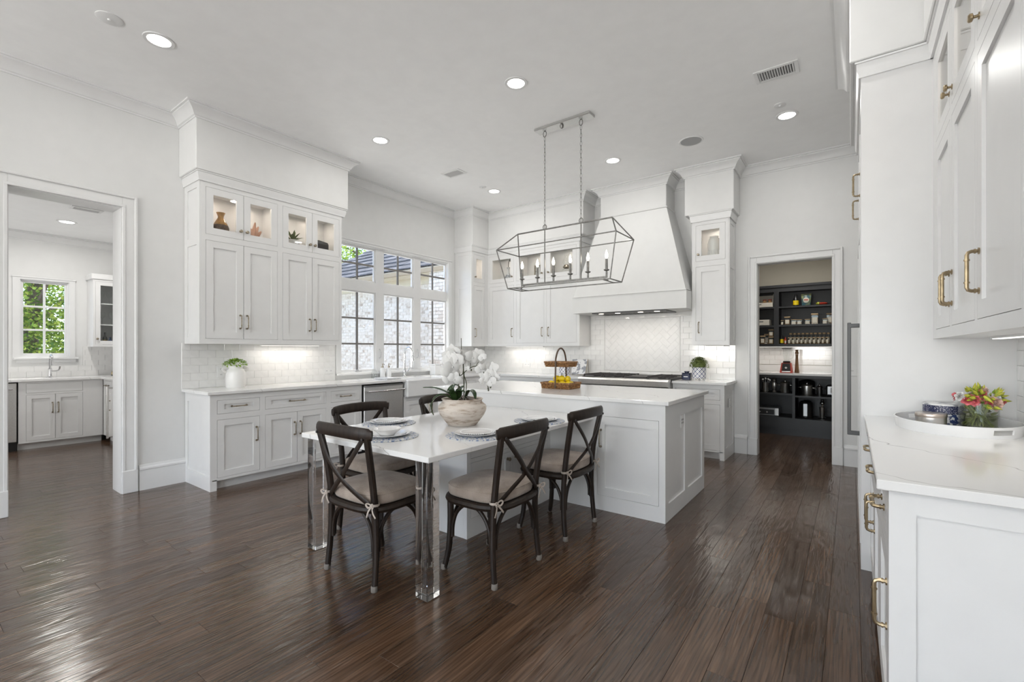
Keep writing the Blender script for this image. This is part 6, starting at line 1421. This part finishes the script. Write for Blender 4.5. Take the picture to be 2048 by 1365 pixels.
# ================================================================ pantry seen through the right doorway
PD = M['pdark']; fpL = Fr('y', 8.08, -1); fpU = Fr('y', 8.30, -1)
t = thing('pantry_base_shelving', 'charcoal open base shelving under the pantry counter', 'shelving', (-.70, 8.36, 0)); m = MB()
grid(m, fpL, -2.2, .95, .12, .915, -.02, 0, [(-1.60, -.716, .268, .615), (-1.60, -.716, .64, .875), (-.680, .20, .268, .59), (-.680, .20, .612, .875)]); m.box((-2.2, 8.14, 0), (.95, 8.16, .13)); m.box((-2.2, 8.63, .1), (.95, 8.645, .915)); m.box((-2.2, 8.105, .122), (.95, 8.63, .14)); m.build('carcass', PD, t, smooth=False)
for a, b_, z in ((-2.18, -.716, .255), (-2.18, -.716, .618), (-.680, .93, .25), (-.680, .93, .595)):
    m = MB(); m.box((a, 8.085, z), (b_, 8.63, z+.018)); m.build('shelf', PD, t, smooth=False)
m = MB(); m.box((-.716, 8.085, .14), (-.680, 8.63, .915)); m.build('divider', PD, t, smooth=False)
top('countertop', 'pale pantry countertop above the charcoal base shelves', [((-2.25, 8.05), (.97, 8.645))], .945)
m = MB(); m.box((-2.25, 8.628, .9455), (.97, 8.646, 1.055)); m.build('upstand', M['quartz'], wall_pan, smooth=False)
t = thing('pantry_wall_shelving', 'charcoal open wall shelving full of dry goods in the pantry', 'shelving', (-.70, 8.47, 1.355)); m = MB()
grid(m, fpU, -2.2, .95, 1.355, 2.305, -.02, 0, [(-1.9, -.984, 1.39, 1.655), (-1.9, -.984, 1.685, 1.95), (-1.9, -.984, 1.975, 2.205), (-.916, -.222, 1.39, 1.66), (-.916, -.222, 1.69, 1.95), (-.916, -.222, 1.975, 2.205), (-.15, .8, 1.39, 2.205)])
m.box((-2.2, 8.63, 1.355), (.95, 8.645, 2.305)); m.box((-2.2, 8.322, 2.22), (.95, 8.64, 2.304)); m.cbox((-2.2, 8.275, 2.27), (.95, 8.645, 2.31), .004); m.build('carcass', PD, t, smooth=False)
for a, b_, z in ((-2.18, -.984, 1.372), (-2.18, -.984, 1.664), (-2.18, -.984, 1.957), (-.916, -.222, 1.372), (-.916, -.222, 1.667), (-.916, -.222, 1.957), (-.15, .93, 1.372)):
    m = MB(); m.box((a, 8.305, z), (b_, 8.63, z+.018)); m.build('shelf', PD, t, smooth=False)
for a, b_ in ((-.984, -.916), (-.222, -.15)):
    m = MB(); m.box((a, 8.315, 1.372), (b_, 8.63, 2.25)); m.build('divider', PD, t, smooth=False)
under_light(Fr('y', 8.30, -1), -1.55, -.10, -.10, 1.354, 2.2, 'lit strip light under the pantry wall shelving', None)
Z1, Z2, Z3 = 1.3905, 1.6855, 1.9755
def jar(x, y, z, w, h, label, fill, lid='bamboo', square=True, lab=True, grp=None, name='canister', cat='canister'):
    t = thing(name, label, cat, (x, y, z), grp); r = w/2
    m = MB()
    if square: m.cbox((x-r, y-r, z), (x+r, y+r, z+h*.86), .004)
    else: m.lathe([(0,0),(r,0),(r,h*.78),(r*.85,h*.86)], 14, (x, y, z))
    m.build('jar_body', M['cglass'], t); m = MB()
    if square: m.cbox((x-r+.004, y-r+.004, z+.004), (x+r-.004, y+r-.004, z+h*.62), .003)
    else: m.lathe([(0,.003),(r-.003,.003),(r-.003,h*.6),(0,h*.6)], 14, (x, y, z))
    m.build('contents', M[fill], t); m = MB()
    if square: m.cbox((x-r-.001, y-r-.001, z+h*.86), (x+r+.001, y+r+.001, z+h), .004)
    else: m.lathe([(r*.95,h*.86),(r*.95,h),(0,h)], 14, (x, y, z))
    m.build('lid', M[lid], t)
    if lab:
        m = MB()
        if square: m.box((x-r*.62, y-r-.0015, z+h*.16), (x+r*.62, y-r-.0005, z+h*.64))
        else:
            aa = [-PI/2+(k-3)*.22 for k in range(7)]; V = []; F = []
            for a in aa: V += [(x+(r+.001)*math.cos(a), y+(r+.001)*math.sin(a), z+h*.14), (x+(r+.001)*math.cos(a), y+(r+.001)*math.sin(a), z+h*.62)]
            for k in range(6): F.append((k*2, k*2+2, k*2+3, k*2+1))
            m.poly(V, F)
        m.build('label', M['paper'], t, smooth=False)
    return t
py = 8.39
for xx, w, h, f_, sq, lb in ((-.878,.042,.078,'spice',True,'small canister at the left end of the middle pantry shelf'), (-.808,.080,.130,'spice',True,'taller dark canister, second on the middle pantry shelf'), (-.722,.074,.086,'spice',True,'low labelled canister, third on the middle pantry shelf'), (-.648,.068,.082,'spice',True,'low labelled canister, fourth on the middle pantry shelf'), (-.542,.070,.082,'grain',True,'low labelled canister standing apart in the middle of the pantry shelf'), (-.449,.088,.166,'grain',True,'tall canister of pasta on the middle pantry shelf'), (-.322,.062,.085,'grain',True,'low canister at the right end of the middle pantry shelf')):
    jar(xx, py, Z2, w, h, lb, f_, square=sq)
jar(-.268, py+.085, Z2, .075, .168, 'tall canister behind the low one at the right shelf end', 'spice')
jar(-1.031, py, Z1, .070, .118, 'canister of grain at the bottom of the stack by the post', 'grain'); jar(-1.031, py, Z1+.1185, .072, .115, 'canister on top of the stack by the shelf post', 'spice')
jar(-1.15, py, Z1, .072, .135, 'dark labelled canister on the lower left pantry shelf', 'spice'); jar(-1.105, py+.09, Z1, .07, .165, 'taller canister behind the dark one on the lower left shelf', 'spice')
sp_w = ['front', 'back']
for r in range(2):
    for k in range(10):
        nm = ('first','second','third','fourth','fifth','sixth','seventh','eighth','ninth','tenth')[k]
        jar(-.782+k*.0545+(r*.012), py-.02+r*.075, Z1+r*.0, .044, .102+r*.068, f'spice jar, {nm} from the left in the {sp_w[r]} row', ('spice','grain','spice','spice','grain')[k % 5], 'bamboo', False, True, 'spice jars on the lower pantry shelf', 'spice_jar', 'jar')
def bottle(x, y, z, r, h, label, mt, lab, cap='black'):
    t = thing('bottle', label, 'bottle', (x, y, z)); b = (x, y, z); m = MB(); m.lathe([(0,0),(r,0),(r,h*.58),(r*.38,h*.78),(r*.36,h*.92)], 18, b); m.build('body', M[mt], t)
    m = MB(); m.lathe([(r*.42,h*.9),(r*.42,h),(0,h)], 14, b); m.build('cap', M[cap], t); m = MB(); m.lathe([(r+.001,h*.1),(r+.001,h*.48)], 18, b, cap=False); m.build('label', M[lab], t)
bottle(-.695, py, Z3, .040, .180, 'dark bottle with a yellow label on the top pantry shelf', 'black', 'lemon'); bottle(-.885, py, Z1, .024, .160, 'dark bottle with a yellow label left of the spice jars', 'black', 'lemon'); bottle(-.836, py, Z1, .020, .110, 'small orange red sauce bottle beside the spice jars', 'red', 'copper', 'red')
t = thing('snack_bag', 'blue and green snack bag standing on the top pantry shelf', 'bag', (-.56, py, Z3)); m = MB(); V = []; F = []
for j in range(7):
    q = j/6; w = .055+.012*q; d = .030*math.sin(PI*min(1, q*1.08+.06))**.6 if 0 < j < 6 else .006
    for i in range(8): a = 2*PI*i/8; V.append((-.56+w*math.cos(a), py+d*math.sin(a), Z3+.183*q))
for j in range(6):
    for i in range(8): F.append((j*8+i, j*8+(i+1) % 8, j*8+8+(i+1) % 8, j*8+8+i))
F += [tuple(range(8))[::-1], tuple(48+i for i in range(8))]; m.poly(V, F); m.build('bag', M['chips'], t)
m = MB(); m.ell((-.56, py-.028, Z3+.085), .040, .005, .042, 16, 8); m.build('oval_label', M['paper'], t)
m = MB(); m.box((-.585, py-.0345, Z3+.080), (-.535, py-.033, Z3+.096)); m.build('label_stripe', M['red'], t, smooth=False)
t = thing('snack_packet', 'flat red and green packet lying on the top pantry shelf', 'packet', (-.36, py, Z3)); m = MB(); m.ell((-.36, py, Z3+.022), .075, .05, .022, 12, 6); m.build('packet', M['red'], t); m = MB(); m.ell((-.405, py-.01, Z3+.024), .034, .045, .024, 10, 6); m.build('packet_end', M['bud'], t)
def bin_(x0, x1, z, h, label, low):
    t = thing('storage_bin', label, 'bin', ((x0+x1)/2, py+.06, z)); m = MB(); y0, y1 = 8.345, 8.60
    m.box((x0, y0, z), (x1, y1, z+.006)); m.prism([(y0, z), (y0+.006, z), (y0+.006, z+low), (y0, z+low)], 'x', x0, x1); m.box((x0, y1-.006, z), (x1, y1, z+h))
    for x in (x0, x1-.006): m.prism([(y0, z), (y1, z), (y1, z+h), (y0+.05, z+h), (y0, z+low)], 'x', x, x+.006)
    m.build('bin_body', M['cream'], t)
    m = MB(); m.cbox(((x0+x1)/2-.035, y0-.002, z+low*.58), ((x0+x1)/2+.035, y0+.001, z+low*.74), .001); m.build('hand_slot', M['dkplastic'], t)
bin_(-1.40, -1.0, Z3, .21, 'open fronted cream storage bin on the top left pantry shelf', .075); bin_(-1.30, -1.045, Z2, .095, 'low cream storage bin with a hand slot on the middle left shelf', .095)
for xx, w in ((-1.13, 'left'), (-1.055, 'right')):
    t = thing('snack_pouch', f'brown snack pouch in the open bin, {w} of the two', 'pouch', (xx, 8.44, Z3+.007), 'brown pouches in the open bin'); m = MB(); m.ell((xx, 8.44, Z3+.065), .034, .03, .058, 12, 8); m.build('pouch', M['spice'], t); m = MB(); m.cbox((xx-.028, 8.437, Z3+.118), (xx+.028, 8.443, Z3+.135), .001); m.build('seal', M['red'], t)
PZ_ = .9455
x, y = -.81, 8.30; t = thing('blender', 'red blender with a clear jug on the pantry counter', 'blender', (x, y, PZ_))
m = MB(); m.poly([(x-.085,y-.09,PZ_),(x+.085,y-.09,PZ_),(x+.085,y+.09,PZ_),(x-.085,y+.09,PZ_),(x-.065,y-.06,PZ_+.15),(x+.065,y-.06,PZ_+.15),(x+.065,y+.07,PZ_+.15),(x-.065,y+.07,PZ_+.15)], [(3,2,1,0),(4,5,6,7),(0,1,5,4),(1,2,6,5),(2,3,7,6),(3,0,4,7)]); m.build('motor_base', M['red'], t, smooth=False)
m = MB(); m.poly([(x-.060,y-.093,PZ_+.03),(x+.060,y-.093,PZ_+.03),(x+.050,y-.066,PZ_+.145),(x-.050,y-.066,PZ_+.145)], [(0,1,2,3)]); m.poly([(x-.060,y-.088,PZ_+.03),(x+.060,y-.088,PZ_+.03),(x+.050,y-.06,PZ_+.145),(x-.050,y-.06,PZ_+.145)], [(3,2,1,0)]); m.build('control_panel', M['black'], t, smooth=False)
m = MB(); m.tube([(x, y-.078, PZ_+.085), (x, y-.098, PZ_+.080)], .016, 14); m.build('dial', M['chrome'], t)
m = MB(); m.cbox((x-.055, y-.099, PZ_+.012), (x+.055, y-.091, PZ_+.026), .001); m.build('badge', M['tin'], t)
m = MB(); m.lathe([(.048,.15),(.052,.165),(.045,.18)], 20, (x, y, PZ_)); m.build('collar', M['black'], t)
m = MB(); m.lathe([(.044,.18),(.066,.36),(.068,.365)], 4, (x, y, PZ_), a0=PI/4, cap=False); m.tube(arc([(x+.045, y, PZ_+.34), (x+.088, y, PZ_+.33), (x+.085, y, PZ_+.24), (x+.042, y, PZ_+.21)], 4), .008, 8); m.build('jug', M['cglass'], t)
m = MB(); m.cbox((x-.062, y-.052, PZ_+.365), (x+.062, y+.052, PZ_+.378), .006); m.build('lid', M['dkbox'], t)
x, y = -.675, 8.30; t = thing('pepper_mill', 'tall turned walnut pepper mill beside the blender', 'pepper mill', (x, y, PZ_)); m = MB(); m.lathe([(0,0),(.030,0),(.030,.03),(.026,.06),(.020,.19),(.018,.24),(.020,.275),(.024,.285)], 20, (x, y, PZ_)); m.build('body', M['mill'], t); m = MB(); m.lathe([(.022,.287),(.026,.30),(.022,.325),(.016,.34),(.026,.348),(.026,.355),(0,.36)], 20, (x, y, PZ_)); m.build('head', M['mill'], t)
S1L, S1R, S0L, S0R = .6365, .6135, .2735, .2685
def pot(x, y, z, r, h, label, mt='steel', lid=True, handles=True):
    t = thing('cooking_pot', label, 'pot', (x, y, z)); b = (x, y, z); m = MB(); m.lathe([(0,0),(r*.96,0),(r,.006),(r,h),(r*1.03,h+.003),(r*.97,h),(r*.95,.01)], 24, b); m.build('pot_body', M[mt], t)
    if lid: m = MB(); m.lathe([(r*1.03,h+.003),(r*.8,h+.018),(.012,h+.024),(.012,h+.038),(.020,h+.046),(0,h+.05)], 24, b); m.build('lid', M[mt], t)
    if handles:
        for s in (-1, 1):
            m = MB(); m.tube(arc([(x+s*r, y-.03, z+h*.8), (x+s*(r+.035), y-.02, z+h*.82), (x+s*(r+.035), y+.02, z+h*.82), (x+s*r, y+.03, z+h*.8)], 3), .006, 6); m.build('handle', M[mt], t)
pot(-.83, 8.30, S1L, .066, .145, 'tall stainless stock pot at the right of the upper left bay'); pot(-1.10, 8.30, S1L, .048, .145, 'open steel utensil crock on the upper left pantry shelf', lid=False, handles=False)
for k, (dx, dz_) in enumerate(((-.03,.21),(0,.225),(.03,.215),(.045,.20))):
    t = thing('kitchen_utensil', ('steel ladle','steel slotted spoon','steel whisk','steel spatula')[k]+' standing in the utensil crock', 'utensil', (-1.10+dx*.3, 8.30, S1L+.012), 'utensils in the steel crock'); m = MB(); m.tube([(-1.10+dx*.3, 8.30, S1L+.012), (-1.10+dx*1.2, 8.30-.01, S1L+dz_-.03)], .004, 6); m.build('shaft', M['steel'], t); m = MB(); m.ell((-1.10+dx*1.3, 8.29, S1L+dz_-.015), .018, .008, .024, 10, 6); m.build('utensil_head', M['steel'], t)
x, y = -.977, 8.30; t = thing('cocktail_shaker', 'shaped steel shaker between the crock and stock pot', 'shaker', (x, y, S1L)); m = MB(); m.lathe([(0,0),(.030,0),(.032,.008),(.016,.03),(.028,.06),(.036,.12),(.032,.16),(.022,.175)], 20, (x, y, S1L)); m.build('body', M['steel'], t); m = MB(); m.lathe([(.024,.175),(.026,.19),(.032,.20),(.024,.215),(0,.218)], 20, (x, y, S1L)); m.build('cap', M['steel'], t)
pot(-.545, 8.30, S1R, .072, .140, 'stainless pot with lid in the upper right bay', lid=True); pot(-.385, 8.30, S1R, .036, .125, 'small dark coffee pot beside the stainless pot', 'steeldk')
t = thing('slow_cooker', 'round black cooker behind the stainless pot', 'cooker', (-.56, 8.50, S1R)); m = MB(); m.lathe([(0,0),(.10,0),(.108,.01),(.108,.16),(.10,.175)], 24, (-.56, 8.50, S1R)); m.build('body', M['black'], t); m = MB(); m.lathe([(.11,.175),(.10,.20),(.05,.22),(0,.225)], 24, (-.56, 8.50, S1R)); m.build('lid', M['black'], t)
t = thing('toaster', 'black and steel toaster at the right edge of the upper bay', 'toaster', (-.20, 8.30, S1R)); m = MB(); m.cbox((-.305, 8.21, S1R), (-.09, 8.39, S1R+.165), .02); m.build('shell', M['black'], t); m = MB(); m.cbox((-.285, 8.204, S1R+.03), (-.12, 8.212, S1R+.15), .003); m.build('front_panel', M['steeldk'], t); m = MB(); m.cbox((-.245, 8.198, S1R+.05), (-.16, 8.205, S1R+.13), .003); m.build('dial_panel', M['tow'], t)
t = thing('toaster_oven', 'wide black and steel countertop grill on the lower left pantry shelf', 'grill', (-1.10, 8.30, S0L)); m = MB(); m.cbox((-1.42, 8.18, S0L), (-.90, 8.44, S0L+.13), .006); m.build('case', M['steeldk'], t); m = MB(); m.cbox((-1.41, 8.174, S0L+.02), (-.965, 8.182, S0L+.095), .002); m.build('control_panel', M['black'], t); m = MB(); m.cbox((-.955, 8.172, S0L+.01), (-.903, 8.182, S0L+.12), .003); m.build('end_plate', M['steel'], t)
for xx in (-1.16, -1.06): m = MB(); m.tube([(xx, 8.174, S0L+.058), (xx, 8.150, S0L+.058)], .013, 12); m.build('knob', M['chrome'], t)
t = thing('kettle', 'black and steel kettle on the lower right pantry shelf', 'kettle', (-.56, 8.32, S0R)); m = MB(); m.lathe([(0,0),(.088,0),(.095,.01),(.09,.21),(.07,.245),(.03,.262),(0,.265)], 24, (-.56, 8.32, S0R)); m.build('body', M['black'], t); m = MB(); m.cbox((-.588, 8.215, S0R+.03), (-.532, 8.232, S0R+.22), .004); m.build('steel_panel', M['steeldk'], t)
x, y = -.35, 8.30; t = thing('cocktail_mixer', 'tall chrome drink mixer with a steel cup on the lower right shelf', 'mixer', (x, y, S0R)); m = MB(); m.lathe([(.055,0),(.058,.012),(.05,.02)], 20, (x, y, S0R)); m.build('base', M['chrome'], t); m = MB(); m.lathe([(.026,.02),(.030,.03),(.040,.17),(.042,.175)], 20, (x, y-.015, S0R)); m.build('cup', M['steel'], t); m = MB(); m.tube([(x, y+.045, S0R+.015), (x, y+.045, S0R+.22)], .012, 8); m.ell((x, y, S0R+.235), .032, .045, .028, 14, 8); m.build('motor_head', M['chrome'], t); m = MB(); m.lathe([(.02,.25),(.024,.27),(.018,.29),(0,.295)], 14, (x, y, S0R)); m.build('top_cap', M['black'], t)
